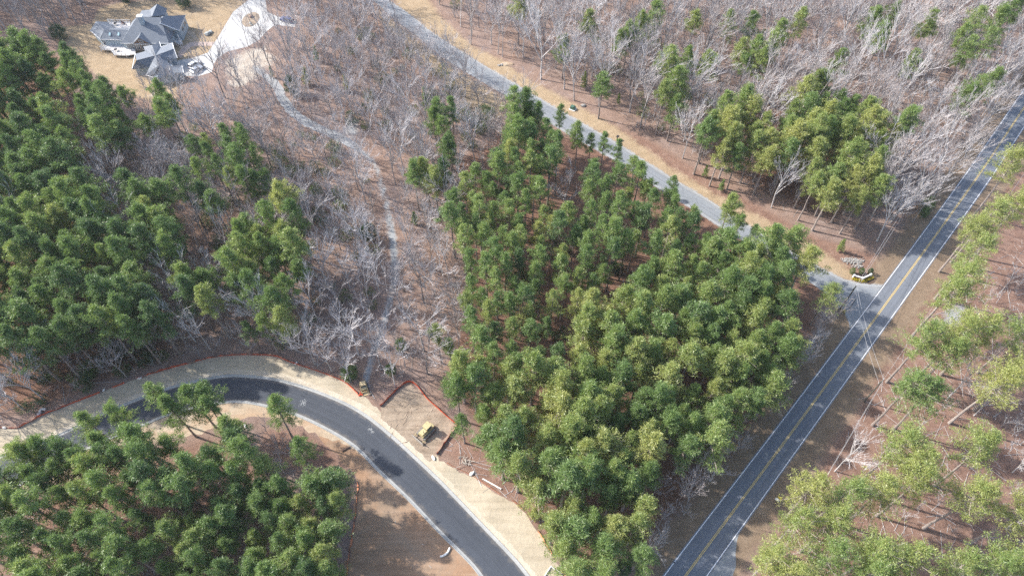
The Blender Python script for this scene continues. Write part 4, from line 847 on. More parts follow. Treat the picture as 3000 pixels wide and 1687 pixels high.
def scatter_points(dens_list, kinds, smin, smax, clear=.5, mul=1.0):
    base = sum(len(PROTO[k]) for k in kinds); out = []
    for poly, dens, tone in dens_list:
        wp = np.array(WP(poly)); lo, hi = wp.min(0), wp.max(0); n = int((hi-lo).prod()*dens*mul); P = lo+(hi-lo)*RG.random((n, 2)); P = P[sdist(P, wp) < 0]
        P = P[free(P, clear)]; P = P[ldist(P, TRAIL_L) > 3.4]
        out += [(x, y, RG.uniform(smin, smax), np.clip(tone+RG.normal(0, .2), 0, 1), RG.uniform(0, 6.28), int(RG.integers(base))) for x, y in P]
    return out
sp_ = scatter_points(WOODS, ['sapling'], .45, 1.15); print('saplings', len(sp_))
scatter('undergrowth', ['sapling'], sp_, 'leafless saplings and brush under the bare trees')
GREEN = [([(450, 320), (700, 320), (960, 400), (1000, 900), (700, 900), (600, 870), (560, 700)], .024, .7), ([(0, 900), (200, 870), (430, 860), (420, 905), (100, 1030), (0, 1060)], .05, .4), ([(1100, 0), (1500, 0), (1900, 300), (1700, 380), (1300, 150)], .006, .6), ([(760, 80), (960, 80), (1240, 270), (1200, 400), (900, 330)], .018, .6), ([(1180, 900), (1400, 950), (1600, 1350), (1450, 1420), (1300, 1220)], .02, .5), ([(0, 1250), (500, 1150), (850, 1230), (850, 1449), (0, 1449)], .02, .4), ([(1200, 480), (1700, 560), (1900, 700), (1700, 850), (1250, 850)], .02, .45)]
gp_ = scatter_points(GREEN, ['brush'], .8, 2.2); scatter('evergreen_brush', ['brush'], gp_, 'low evergreen brush scattered on the forest floor')
# fallen branches on the floor
def litter():
    a0 = []; a1 = []
    for poly, n in [(WOODS[1][0], 700), (WOODS[2][0], 700), ([(2150, 1050), (2300, 830), (2576, 600), (2700, 1449), (1950, 1449)], 800), ([(1100, 1130), (1160, 1070), (1420, 1300), (1420, 1420), (1300, 1265)], 120), ([(1200, 480), (1700, 560), (1900, 700), (1700, 850), (1250, 850)], 150), ([(0, 1250), (500, 1150), (850, 1230), (850, 1449), (0, 1449)], 150)]:
        wp = np.array(WP(poly)); lo, hi = wp.min(0), wp.max(0); P = lo+(hi-lo)*RG.random((n*2, 2)); P = P[sdist(P, wp) < 0]; P = P[free(P)][:n]
        an = RG.uniform(0, 3.14, len(P)); ln = RG.gamma(2.0, .55, len(P))+.3; d = np.stack([np.cos(an)*ln, np.sin(an)*ln], 1)
        a0.append(np.c_[P-d, RG.uniform(.02, .08, len(P))]); a1.append(np.c_[P+d, RG.uniform(.02, .25, len(P))])
    A, B = np.vstack(a0), np.vstack(a1); r = RG.uniform(.02, .06, len(A)); V, T = tubes(A, B, r, r*.5, 4)
    o = bpy.data.objects.new('fallen_branches', bulk_mesh('fallen_branches', V, T, [M['bare_bark']])); COL.objects.link(o); o['tone'] = .7; tag(o, 'fallen branches lying on the leaf litter', kind='stuff')
litter()
# ------------------------------------------------------------------ the house
def HP(x, y, z): return W3((240+x/6.0375)/K, (y/6.0375)/K, z)
hb = HP(1050, 900, 0); hb[2] = 0
house = thing('house', 'grey-blue shingled house with several gables, decks and a chimney beside the white driveway', 'house', tuple(hb))
def roof_part(name, polys, th=.22):
    g = Geo()
    for P in polys: g.slab([HP(*p) for p in P], th)
    return g.build(name, M['roof'], house, off=hb)
def wall_part(pts, z1, mat='siding', inset=.45, z0=-.05, name='wall'):
    P = np.array([HP(*p)[:2] for p in pts]); c = P.mean(0); d = P-c; P = c+d*(1-inset/np.linalg.norm(d, axis=1))[:, None]
    return Geo().prism([tuple(p) for p in P], z0, z1).build(name, M[mat], house, off=hb)
A_, B_, R1, R2 = HP(680, 770, 3.4), HP(1535, 775, 3.4), HP(970, 310, 9.2), HP(1385, 302, 9.2)
R2[1] = R1[1]; B_[1] = A_[1]
Ab, Bb = A_.copy(), B_.copy(); Ab[1] = Bb[1] = 2*R1[1]-A_[1]
g = Geo(); g.slab([A_, B_, R2, R1], .22).slab([Ab, A_, R1], .22).slab([B_, Bb, R2], .22).slab([Bb, Ab, R1, R2], .22); main_roof = g.build('roof', M['roof'], house, off=hb)
Geo().prism([(A_[0]+.5, A_[1]+.5), (B_[0]-.5, A_[1]+.5), (B_[0]-.5, Ab[1]-.5), (A_[0]+.5, Ab[1]-.5)], -.05, 3.35).build('wall', M['siding'], house, off=hb)
# front gable dormer with timber face
dx0, dx1, dy = HP(905, 770, 3.4)[0], HP(1220, 770, 3.4)[0], A_[1]-.5; dm = (dx0+dx1)/2; pk = 5.7
yb = A_[1]+(pk-3.4)/(9.2-3.4)*(R1[1]-A_[1])
dr = Geo().slab([(dx0-.3, dy, 3.3), (dm, dy, pk+.25), (dm, yb+.6, pk+.25), (dx0-.3, A_[1]+.1, 3.3)], .18).slab([(dx1+.3, dy, 3.3), (dm, dy, pk+.25), (dm, yb+.6, pk+.25), (dx1+.3, A_[1]+.1, 3.3)], .18).build('dormer_roof', M['roof'], house, off=hb)
gf = Geo(); gf.add([(dx0+.1, dy+.35, .6), (dx1-.1, dy+.35, .6), (dx1-.1, dy+.35, 3.4), (dm, dy+.35, pk-.1), (dx0+.1, dy+.35, 3.4)], [(0, 1, 2, 3, 4)])
gable = gf.build('gable_wall', M['brown_wood'], house, off=hb)
g = Geo()
for a, b in (((dx0, 3.35), (dm, pk+.1)), ((dx1, 3.35), (dm, pk+.1)), ((dx0+.2, 3.3), (dx1-.2, 3.3))): g.tube([(a[0], dy+.2, a[1]), (b[0], dy+.2, b[1])], .13, 4)
g.build('gable_trim', M['white_paint'], house, off=hb)
def window(c, w, h, axis='y', n=1):
    """white framed window; axis is the wall normal"""
    f = Geo(); p = Geo()
    for k in range(n):
        o = (k-(n-1)/2)*(w+.18)
        cx, cy = (c[0]+o, c[1]) if axis == 'y' else (c[0], c[1]+o)
        d = (w+.24, .10, h+.24) if axis == 'y' else (.10, w+.24, h+.24); e = (w, .14, h) if axis == 'y' else (.14, w, h)
        f.box((cx, cy, c[2]), d); p.box((cx, cy, c[2]), e)
        fw = (.07, .16, h) if axis == 'y' else (.16, .07, h); f.box((cx, cy, c[2]), fw)
    fo = f.build('window', M['white_paint'], house, off=hb); po = p.build('pane', M['glass'], fo); po.location = (-hb[0], -hb[1], -hb[2]); return fo
for fx in (.2, .5, .8): window((dx0+(dx1-dx0)*fx, dy+.33, 2.0), 1.2, 1.7)
window((dm, dy+.33, 4.2), 1.3, .9)
window((A_[0]+2.6, A_[1]+.45, 1.9), 1.0, 1.6, n=2)
# chimney
cb_ = HP(1085, 445, 7.4); ch = Geo().box((cb_[0], cb_[1]+.3, 8.4), (1.5, 1.1, 4.2)).build('chimney', M['siding'], house, off=hb)
Geo().box((cb_[0], cb_[1]+.3, 10.6), (1.9, 1.5, .35)).box((cb_[0]+.1, cb_[1]+.3, 10.85), (.8, .5, .25)).build('chimney_cap', M['white_paint'], house, off=hb)
# rear tower, rear lean-to, east wing, west wing
T0, T1 = HP(1240, 290, 8.4), HP(1330, 75, 8.4)
roof_part('roof', [[(1330, 75, 8.4), (1240, 290, 8.4), (1195, 300, 5.8), (1210, 165, 5.8)], [(1330, 75, 8.4), (1500, 155, 5.9), (1470, 270, 5.9), (1240, 290, 8.4)]])
wall_part([(1205, 300, 5.8), (1470, 275, 5.8), (1500, 160, 5.8), (1212, 168, 5.8)], 5.8)
roof_part('roof', [[(1060, 187, 4.6), (1215, 175, 5.4), (1215, 305, 7.6), (985, 305, 6.8)]]); wall_part([(1065, 195, 4.4), (1212, 185, 4.4), (1215, 260, 4.4), (1030, 262, 4.4)], 4.3)
roof_part('roof', [[(1440, 290, 8.3), (1830, 270, 4.4), (1722, 545, 4.4), (1386, 415, 8.3)], [(1440, 290, 8.3), (1386, 415, 8.3), (1300, 450, 6.4), (1340, 330, 6.4)]])
wall_part([(1830, 275, 4.3), (1722, 540, 4.3), (1450, 520, 4.3), (1520, 280, 4.3)], 4.3)
a, b = HP(1722, 545, 4.4), HP(1386, 415, 8.3); c0 = b.copy(); c0[2] = 4.3
Geo().add([a+np.array([-.4, .5, -.1]), b+np.array([0, .5, -.2]), c0+np.array([-2.5, .5, 0])], [(0, 1, 2)]).build('gable_wall', M['siding'], house, off=hb)
Geo().tube([a+np.array([0, -.05, -.05]), b+np.array([0, -.05, -.05])], .12, 4).build('gable_trim', M['white_paint'], house, off=hb)
roof_part('roof', [[(1386, 418, 6.6), (1620, 545, 4.2), (1538, 775, 3.3), (1365, 580, 5.6)]])
e0, e1 = HP(1830, 275, 4.3), HP(1722, 540, 4.3); u = (e1-e0)[:2]
for k in (.25, .62):
    p = e0[:2]+u*k; an = math.atan2(u[1], u[0]); f = Geo().box((p[0]-.32, p[1], 2.6), (1.9, .12, 1.5), an).build('window', M['white_paint'], house, off=hb)
    po = Geo().box((p[0]-.29, p[1], 2.6), (1.6, .18, 1.25), an).build('pane', M['glass'], f); po.location = tuple(-hb)
roof_part('roof', [[(395, 530, 5.6), (900, 533, 5.6), (700, 712, 3.4), (330, 700, 3.4)], [(395, 530, 5.6), (900, 533, 5.6), (900, 500, 3.9), (420, 495, 3.9)]])
wall_part([(345, 700, 3.4), (720, 712, 3.4), (860, 540, 3.4), (410, 520, 3.4)], 3.3, inset=.3)
for x in (495, 651):
    s0 = HP(x, 613, 4.55); n_ = Vector((0, -.57, .82)); Geo().box(tuple(s0+np.array([0, 0, .12])), (.62, 1.1, .16), rot=Euler((math.radians(34), 0, 0)).to_matrix()).build('skylight', M['skylight'], house, off=hb)
wl = HP(345, 700, 3.4); wr = HP(720, 712, 3.4)
for k in (.14, .42, .68, .9): window((wl[0]+(wr[0]-wl[0])*k, wl[1]+.22, 1.9), .85, 1.5, n=2 if k < .9 else 1)
roof_part('roof', [[(250, 380, 5.6), (395, 530, 5.6), (320, 692, 3.4), (145, 540, 3.4)], [(250, 380, 5.6), (460, 390, 3.6), (552, 490, 3.8), (395, 530, 5.6)]])
wall_part([(150, 545, 3.4), (320, 690, 3.4), (470, 500, 3.4), (440, 395, 3.4), (260, 400, 3.4)], 3.3, inset=.5)
# decks and rails
def deck(pts, z, rails):
    P = [tuple(HP(x, y, z)[:2]) for x, y in pts]; o = Geo().prism(P, z-.25, z).build('deck', M['deck'], house, off=hb); g = Geo()
    for a, b in rails:
        p, q_ = np.array(P[a]), np.array(P[b]); n = max(2, int(np.linalg.norm(q_-p)/1.2)+1)
        for t in np.linspace(0, 1, n): c = p+(q_-p)*t; g.box((c[0], c[1], z+.5), (.12, .12, 1.0))
        for zz in (.95, .2): g.tube([(p[0], p[1], z+zz), (q_[0], q_[1], z+zz)], .06, 4)
        m = int(np.linalg.norm(q_-p)/.3)
        for t in np.linspace(0, 1, m): c = p+(q_-p)*t; g.box((c[0], c[1], z+.55), (.05, .05, .8))
    r = g.build('railing', M['white_paint'], o); r.location = tuple(-hb)
    g = Geo()
    for p in P: g.box((p[0], p[1], z/2-.15), (.2, .2, max(.2, z-.2)))
    s = g.build('deck_post', M['white_paint'], o); s.location = tuple(-hb); return o
deck([(395, 800), (735, 800), (930, 860), (960, 960), (780, 985), (560, 975), (535, 895), (330, 880)], .9, [(7, 0), (6, 7), (5, 6), (4, 5), (3, 4)])
deck([(460, 388), (615, 395), (860, 398), (830, 505), (560, 495)], 1.0, [(0, 1), (1, 2), (0, 4)])
deck([(1605, 640), (1640, 560), (1760, 690), (1770, 760), (1740, 800), (1570, 720)], .8, [(5, 4), (4, 3)])
pr_ = Geo()
for x, y in ((1640, 590), (1690, 650), (1745, 740), (1600, 690)): p = HP(x, y, .8); pr_.box((p[0], p[1], 2.2), (.22, .22, 2.8))
pr_.build('porch_post', M['white_paint'], house, off=hb)
# garage block
roof_part('roof', [[(1090, 825, 3.9), (1240, 800, 5.9), (1300, 985, 5.9), (1115, 910, 3.6)], [(1115, 910, 3.6), (1300, 985, 5.9), (960, 1072, 5.9), (945, 960, 3.6)], [(1240, 800, 5.9), (1370, 745, 4.1), (1400, 838, 4.0), (1300, 985, 5.9)],
    [(1400, 838, 4.0), (1600, 765, 3.9), (1628, 865, 5.5), (1300, 985, 5.9)], [(1300, 985, 5.9), (1630, 865, 5.5), (1690, 1030, 3.7), (1510, 1078, 3.7)], [(960, 1072, 5.9), (1300, 985, 5.9), (1195, 1190, 3.5), (890, 1220, 3.4)],
    [(1300, 985, 5.9), (1360, 1160, 5.5), (1270, 1330, 3.2), (1130, 1330, 3.1), (1195, 1190, 3.5)], [(1300, 985, 5.9), (1510, 1078, 3.7), (1600, 1290, 3.2), (1340, 1400, 3.0), (1360, 1160, 5.5)], [(1540, 1170, 4.3), (1770, 1160, 3.4), (1800, 1290, 3.0), (1610, 1290, 3.1)]])
wall_part([(955, 965, 3.4), (1110, 905, 3.4), (1100, 830, 3.4), (1365, 755, 3.4), (1395, 835, 3.4), (1590, 775, 3.4), (1680, 1030, 3.4), (1520, 1078, 3.2), (1780, 1280, 3.0), (1340, 1390, 3.0), (1140, 1325, 3.0), (1190, 1195, 3.0), (900, 1215, 3.2)], 2.9, inset=.6)
for (x0, y0, x1, y1) in ((1510, 1090, 1680, 1035),):
    p, q_ = HP(x0, y0, 0), HP(x1, y1, 0); an = math.atan2(q_[1]-p[1], q_[0]-p[0]); c = (p+q_)/2; Geo().box((c[0]+.2, c[1]-.05, 1.2), (3.0, .15, 2.3), an).build('garage_door', M['white_paint'], house, off=hb)
rk = Geo()
for a, b in (((1600, 765, 3.95), (1628, 865, 5.55)), ((1628, 865, 5.55), (1690, 1030, 3.75)), ((1540, 1170, 4.3), (1560, 1270, 3.3)), ((1770, 1160, 3.4), (1800, 1290, 3.0)), ((1370, 745, 4.1), (1400, 838, 4.0)), ((1400, 838, 4.0), (1600, 765, 3.95))): rk.tube([HP(*a), HP(*b)], .12, 4)
rk.build('gable_trim', M['white_paint'], house, off=hb)
ev = Geo()
for a, b in (((680, 770, 3.32), (1535, 772, 3.32)), ((330, 700, 3.32), (700, 712, 3.32)), ((145, 540, 3.32), (320, 692, 3.32)), ((1722, 545, 4.3), (1830, 270, 4.3)), ((945, 960, 3.5), (890, 1220, 3.3)), ((1130, 1330, 3.0), (1340, 1400, 2.9)), ((320, 692, 3.32), (330, 700, 3.32))):
    ev.tube([HP(*a)+np.array([0, -.06, 0]), HP(*b)+np.array([0, -.06, 0])], .13, 4)
ev.build('eave_board', M['white_paint'], house, off=hb)
# terrace furniture, pale things behind the house
def patio_table(x, y, z, label):
    p = HP(x, y, z); t = thing('patio_table', label, 'table', tuple(p)); Geo().prism([(math.cos(a)*.6, math.sin(a)*.6) for a in np.linspace(0, 6.28, 12, endpoint=False)], .68, .73).build('tabletop', M['dark_metal'], t)
    for k in range(3): a = k*2.1; Geo().tube([(math.cos(a)*.4, math.sin(a)*.4, 0), (math.cos(a)*.3, math.sin(a)*.3, .68)], .03, 5).build('leg', M['dark_metal'], t)
    return p
patio_table(610, 905, .9, 'dark round table on the front deck')
patio_table(600, 445, 1.0, 'dark round table on the rear terrace')
for i, (x, y, z, lb) in enumerate([(720, 435, 1.0, 'reddish chair on the rear terrace, left one'), (765, 440, 1.0, 'reddish chair on the rear terrace, right one'), (680, 910, .9, 'pale chair beside the round table on the front deck')]):
    t = thing('patio_chair', lb, 'chair', tuple(HP(x, y, z)), i*1.3, 'patio chairs'); m = M['brick'] if i < 2 else M['off_white']
    Geo().box((0, 0, .42), (.55, .55, .08)).build('seat', m, t); Geo().box((0, .28, .75), (.55, .07, .65)).build('backrest', m, t)
    for sx in (-.23, .23):
        for sy in (-.23, .23): Geo().box((sx, sy, .19), (.06, .06, .38)).build('leg', m, t)
# boulders, island stones
def rock(name, x, y, r, label, mat='boulder', sq=(1.2, .9, .65), seed=1, cat='boulder', group=None):
    p = W3(x, y); o = Geo().add(*ico((0, 0, r*.35), r, sq, seed, .22)).build(name, M[mat]); o.location = tuple(p); o.rotation_euler = (0, 0, seed*1.3)
    return tag(o, label, cat, group)
rock('boulder', 523, 88, 1.1, 'grey boulder on the tan lawn between house and driveway', seed=3); rock('boulder', 531, 82, .8, 'darker stone behind the grey lawn boulder', seed=4)
rock('boulder', 1467, 267, .75, 'small pink boulder beside the green transformer box', 'stone_pale', seed=5)
rock('boulder', 623, 272, .5, 'small white stone under the trees below the driveway', 'stone_pale', seed=6)
isl = [tuple(np.array(W(631, 50))+np.array([math.cos(a)*3.0, math.sin(a)*4.6])) for a in np.linspace(0, 6.28, 28, endpoint=False)]
sheet('planting_island', isl, .02, M['pad_dirt'], .08, 3)
rock('boulder', 633, 44, .8, 'brown stone in the island of the white driveway', 'brick', seed=8); rock('boulder', 630, 60, .5, 'grey stone at the lower end of the driveway island', seed=9); rock('boulder', 634, 64, .45, 'dark stone beside the lowest one of the driveway island', seed=10)
put_t = dict(kind='pole', v=1, x=float(W(630, 57)[0]), y=float(W(630, 57)[1]), s=.62, tone=.15, rot=1.0, region='lone', label='thin leafless tree growing in the driveway island', px=(0, 0)); plant(put_t, 'leafless_tree', 'bare tree')

# ------------------------------------------------------------------ vehicles
def car(name, label, cat, x, y, rz, paint, L=4.8, Wd=1.9, suv=True):
    p = W3(x, y, 0); t = thing(name, label, cat, (p[0], p[1], .015), rz); h = .55*L
    hz = 1.62 if suv else 1.42; a = L/2
    body = Geo().profile([(-a, .45), (-a+.05, .9), (-a+.25, 1.0), (a-1.5, 1.0), (a-.35, .92), (a-.05, .75), (a, .4), (a-.1, .28), (-a+.1, .28)], -Wd/2, Wd/2).build('body', M[paint], t)
    b0, b1 = (-a+.15, a-1.55) if suv else (-a+.7, a-1.6)
    cab = Geo(); w0, w1 = Wd/2-.06, Wd/2-.28
    cab.add([(b0, -w0, 1.0), (b1, -w0, 1.0), (b1-.75, -w1, hz), (b0+.35, -w1, hz), (b0, w0, 1.0), (b1, w0, 1.0), (b1-.75, w1, hz), (b0+.35, w1, hz)], [(0, 1, 2, 3), (7, 6, 5, 4), (1, 5, 6, 2), (4, 0, 3, 7)]).build('window', M['glass'], t)
    Geo().add([(b1-.72, -w1-.01, hz+.01), (b1-.72, w1+.01, hz+.01), (b0+.3, w1+.01, hz+.01), (b0+.3, -w1-.01, hz+.01), (b1-.8, -w1+.1, hz+.06), (b1-.8, w1-.1, hz+.06), (b0+.42, w1-.1, hz+.06), (b0+.42, -w1+.1, hz+.06)], [(0, 1, 5, 4), (1, 2, 6, 5), (2, 3, 7, 6), (3, 0, 4, 7), (4, 5, 6, 7)]).build('roof', M[paint], t)
    for sx in (-a+.9, a-.95):
        for sy in (-1, 1):
            w = Geo().tube([(sx, sy*(Wd/2-.22), .34), (sx, sy*(Wd/2+.02), .34)], .34, 14).build('wheel', M['rubber'], t); Geo().tube([(sx, sy*(Wd/2), .34), (sx, sy*(Wd/2+.035), .34)], .2, 10).build('rim', M['grey_metal'], w)
    for sy in (-.62, .62):
        Geo().box((a-.12, sy, .72), (.2, .36, .16)).build('headlight', M['off_white'], t); Geo().box((-a+.06, sy, .82), (.1, .3, .2)).build('taillight', M['orange_mesh'], t)
    return t
p0, p1 = W3(712, 50), W3(742, 58); car('parked_car', 'dark blue car parked on the white driveway spur', 'car', 722, 54, math.atan2(p1[1]-p0[1], p1[0]-p0[0])+math.pi, 'car_blue', 5.2)
car('parked_car', 'white car parked beside the garage at the driveway end', 'car', 491, 166, 1.0, 'car_white', 4.8); car('parked_car', 'silver car half hidden by branches below the white car', 'car', 498, 178, .9, 'car_silver', 4.7, suv=False)

# bulldozer: blade toward the road
d0, d1 = W3(1058, 1102), W3(1085, 1075); dz_ang = math.atan2(d0[1]-d1[1], d0[0]-d1[0]); dc = (d0+d1)/2
dz = thing('bulldozer', 'yellow tracked bulldozer parked on the graded pad with its blade toward the road', 'bulldozer', (dc[0], dc[1], .01), dz_ang)
for sy in (-1, 1):
    tr = Geo().profile([(-1.9, .35), (-1.7, .08), (1.5, .08), (1.75, .35), (1.6, .78), (-1.75, .86)], sy*1.12-.28, sy*1.12+.28).build('track', M['track_steel'], dz)
    for k in range(13): Geo().box((-1.65+k*.27, sy*1.12, .865-.006*k), (.08, .54, .06)).build('track_shoe', M['blade_steel'], tr)
    Geo().tube([(1.2, sy*1.45, .45), (2.5, sy*1.25, .5)], .09, 6).build('push_arm', M['machine_yellow'], dz)
Geo().profile([(-1.7, .6), (-1.7, 1.25), (-.1, 1.3), (1.5, 1.35), (1.6, .7), (1.4, .5)], -.8, .8).build('body', M['machine_yellow'], dz)
Geo().profile([(0, 1.3), (0, 1.75), (1.35, 1.62), (1.5, 1.34)], -.5, .5).build('engine_hood', M['machine_yellow'], dz)
cabg = Geo()
for sx in (-1.35, -.05):
    for sy in (-.62, .62): cabg.box((sx, sy, 2.0), (.1, .1, 1.5))
cabg.build('cab_frame', M['machine_yellow'], dz); Geo().box((-.7, 0, 2.8), (1.75, 1.6, .14), top=.93).build('cab_roof', M['machine_yellow'], dz); Geo().box((-.7, 0, 2.0), (1.2, 1.14, 1.3)).build('cab_glass', M['glass'], dz)
Geo().tube([(.75, .25, 1.65), (.75, .25, 2.45)], .06, 8).build('exhaust_pipe', M['dark_metal'], dz)
bl = Geo()
for i in range(6):
    z0, z1 = .05+i*.19, .05+(i+1)*.19; c0 = 2.45+.35*((i/6-.5)**2)*2; c1 = 2.45+.35*(((i+1)/6-.5)**2)*2
    bl.add([(c0, -1.75, z0), (c0, 1.75, z0), (c1, 1.75, z1), (c1, -1.75, z1), (c0+.14, -1.75, z0), (c0+.14, 1.75, z0), (c1+.14, 1.75, z1), (c1+.14, -1.75, z1)], [(0, 3, 2, 1), (4, 5, 6, 7), (0, 4, 7, 3), (1, 2, 6, 5), (3, 7, 6, 2), (0, 1, 5, 4)])
bl.build('blade', M['blade_steel'], dz); Geo().box((-2.0, 0, .75), (.45, 1.2, .5)).tube([(-2.3, 0, .9), (-2.3, 0, .1)], .09, 6).build('ripper', M['machine_yellow'], dz)

# tan compact loader where the trail meets the verge
lx = W3(916, 975); ld = thing('compact_loader', 'tan compact loader standing where the gravel trail meets the new road verge', 'loader', (lx[0], lx[1], .01), math.radians(-70))
Geo().profile([(-1.1, .45), (-1.15, 1.2), (-.9, 1.45), (.6, 1.0), (1.0, .9), (1.05, .4)], -.62, .62).build('body', M['machine_tan'], ld)
Geo().box((-.1, 0, 1.98), (1.2, 1.2, .1)).build('cab_roof', M['machine_tan'], ld); cg = Geo()
for sx in (-.62, .42):
    for sy in (-.53, .53): cg.box((sx, sy, 1.5), (.08, .08, 1.0))
cg.build('cab_frame', M['dark_metal'], ld); Geo().box((-.1, 0, 1.45), (.95, 1.0, .85)).build('cab_glass', M['glass'], ld)
for sx in (-.65, .65):
    for sy in (-.8, .8): Geo().tube([(sx, sy-.15, .4), (sx, sy+.15, .4)], .4, 12).build('wheel', M['rubber'], ld)
for sy in (-.75, .75): Geo().tube([(-.95, sy, 1.3), (.9, sy, 1.0), (1.5, sy, .4)], .09, 5).build('lift_arm', M['machine_tan'], ld)
Geo().profile([(1.45, .08), (2.2, .08), (2.2, .14), (1.6, .16), (1.5, .7), (1.4, .7)], -.85, .85).build('bucket', M['machine_tan'], ld)

# ------------------------------------------------------------------ orange fences
def fence(label, line, h, mat, post=2.6, sag=.3, seed=1, lean=0.0, name='safety_fence', gaps=.06):
    """posts with a sagging net panel hung in every span"""
    rng = random.Random(seed); L = smooth_line(line, post/4) if len(line) > 2 else np.array([np.array(line[0])+(np.array(line[1])-np.array(line[0]))*t for t in np.linspace(0, 1, 4*max(1, int(np.linalg.norm(np.array(line[1])-np.array(line[0]))/post))+1)])
    o = L.mean(0); t = thing(name, label, 'fence', (o[0], o[1], 0)); L = L-o; n = len(L); pm = [rng.uniform(.75, 1.08)*h for _ in range(n//4+2)]
    for i in range(0, n, 4):
        x, y = L[i]; Geo().box((x+.05, y+.04, pm[i//4]*.55), (.06, .06, pm[i//4]*1.15)).build('post', M['grey_metal'], t)
    for i in range(0, n-1, 4):
        if rng.random() < gaps: continue
        e = min(i+4, n-1); V = []; ln = lean*rng.uniform(.2, 1.4); sg = sag*rng.uniform(.2, 1.3)
        for k in range(i, e+1):
            f = (k-i)/max(1, e-i); x, y = L[k]; top = (pm[i//4]*(1-f)+pm[i//4+1]*f)*(1-sg*4*f*(1-f)); b = 4*f*(1-f)*ln
            V += [(x, y, .015), (x+b*.6+rng.uniform(-.03, .03), y-b*.4, top*.5), (x+b, y-b*.6, top)]
        m = e-i; Q = [(3*q_+k, 3*q_+3+k, 3*q_+4+k, 3*q_+1+k) for q_ in range(m) for k in (0, 1)]; c = len(V)
        Geo().add(V+[(x+.025, y+.02, z) for x, y, z in V], Q+[tuple(c+j for j in f[::-1]) for f in Q]).build('net_panel', mat, t)
    return t
fence('long orange mesh fence along the wood on the outside of the new road curve', FENCE_A[:], .72, M['orange_mesh'], 2.8, .3, 2, .3)
fence('orange mesh fence bent round the corner of the bulldozer pad', FENCE_B[:5], .95, M['orange_mesh'], 2.6, .25, 3, .1)
fence('orange fence at the lower end of the bulldozer pad', FENCE_B[4:], 1.05, M['orange_mesh'], 2.6, .25, 4, .15)
fence('sagging faded orange fence between the straw verge and the pine edge', FENCE_C, .5, M['orange_faded'], 2.8, .4, 5, .3, gaps=.12)
fence('fallen red silt fence along the shaded edge of the clay lot', FENCE_D, .35, M['orange_faded'], 2.8, .4, 6, .35, gaps=.15)
def heap(label, x, y, r, seed):
    p = W3(x, y); rng = random.Random(seed); g = Geo()
    for k in range(7): a = rng.uniform(0, 6.28); d = rng.uniform(0, r); g.add(*ico((math.cos(a)*d, math.sin(a)*d*.7, .22), r*.4, (1, .8, rng.uniform(.5, 1.2)), seed+k, .5))
    o = g.build('crumpled_netting', M['orange_mesh']); o.location = tuple(p); tag(o, label, 'netting')
heap('crumpled orange netting at the end of the long fence beside the loader', 908, 993, .6, 5); heap('upright crumple of orange netting before the wood', 861, 949, .45, 8)

# ------------------------------------------------------------------ poles, lamps, signs, wires
def upole(label, x, y, h, seed=0, arm=True, rz=0.0):
    p = W3(x, y); t = thing('utility_pole', label, 'utility pole', tuple(p), rz); Geo().tube([(0, 0, -.1), (0, 0, h)], [.19, .13], 10).build('pole', M['pole_wood'], t)
    if arm:
        ar = Geo().box((0, .18, h-1.5), (1.5, .1, .12)).build('crossarm', M['pole_wood'], t)
        for sx in (-.65, .65): Geo().tube([(sx, .18, h-1.42), (sx, .18, h-1.2)], .06, 6).build('insulator', M['white_paint'], ar)
        Geo().tube([(0, 0, h), (0, 0, h+.25)], .05, 6).build('insulator', M['white_paint'], t)
        Geo().tube([(-.3, -.1, h-2.6), (-.3, -.1, h-1.8)], .19, 10).build('line_can', M['grey_metal'], t) if seed else None
    return p
pa = upole('dark wooden utility pole on the verge across the road', 2174, 1009, 10.7, 0, True, .6); pb = upole('utility pole at the junction corner next to the olive pine', 2113, 780, 10.7, 0, True, .6)
pc = np.array([pa[0]-62, pa[1]-75, 0]); pd = np.array([pa[0]+66, pa[1]+72, 0])
def wire(label, a, b, sag=1.0):
    a, b = np.array(a, float), np.array(b, float); o = (a+b)/2; t = np.linspace(0, 1, 15)
    P = a+(b-a)*t[:, None]; P[:, 2] -= sag*4*t*(1-t); w = Geo().tube([tuple(q_-o) for q_ in P], .028, 4).build('overhead_wire', M['wire_grey']); w.location = tuple(o); tag(w, label, 'wire', 'overhead wires')
wire('upper overhead wire from the verge pole to the junction pole', pa+[0, 0, 10.8], pb+[0, 0, 10.8]); wire('lower overhead wire from the verge pole to the junction pole', pa+[-.4, 0, 9.2], pb+[.4, 0, 9.2], 1.2)
wire('upper overhead wire from the verge pole down the road', pa+[0, 0, 10.8], pc+[0, 0, 10.8], 1.4); wire('lower overhead wire from the verge pole down the road', pa+[.4, 0, 9.2], pc+[.4, 0, 9.2], 1.6)
wire('overhead wire from the verge pole up along the road', pa+[0, 0, 10.6], pd+[0, 0, 10.6], 1.4); wire('overhead wire crossing the upper road from the junction pole', pb+[0, 0, 10.7], pb+np.array([66, 84, 10.7]), 1.4); wire('second overhead wire crossing the upper road from the junction pole', pb+[.5, 0, 9.5], pb+np.array([67, 83, 9.5]), 1.5)
lp = W3(2116, 780); lt = thing('street_lamp', 'grey street lamp with a long side arm at the junction corner', 'street lamp', (lp[0]-1.2, lp[1]-.6, 0))
Geo().tube([(0, 0, 0), (0, 0, 6.2)], [.1, .07], 8).build('pole', M['grey_metal'], lt); Geo().tube([(0, 0, 6.1), (-1.4, .9, 6.7), (-2.8, 2.0, 7.0)], .05, 6).build('arm', M['grey_metal'], lt); Geo().box((-3.0, 2.2, 6.98), (.7, .35, .16), 2.4).build('lamp_head', M['off_white'], lt)
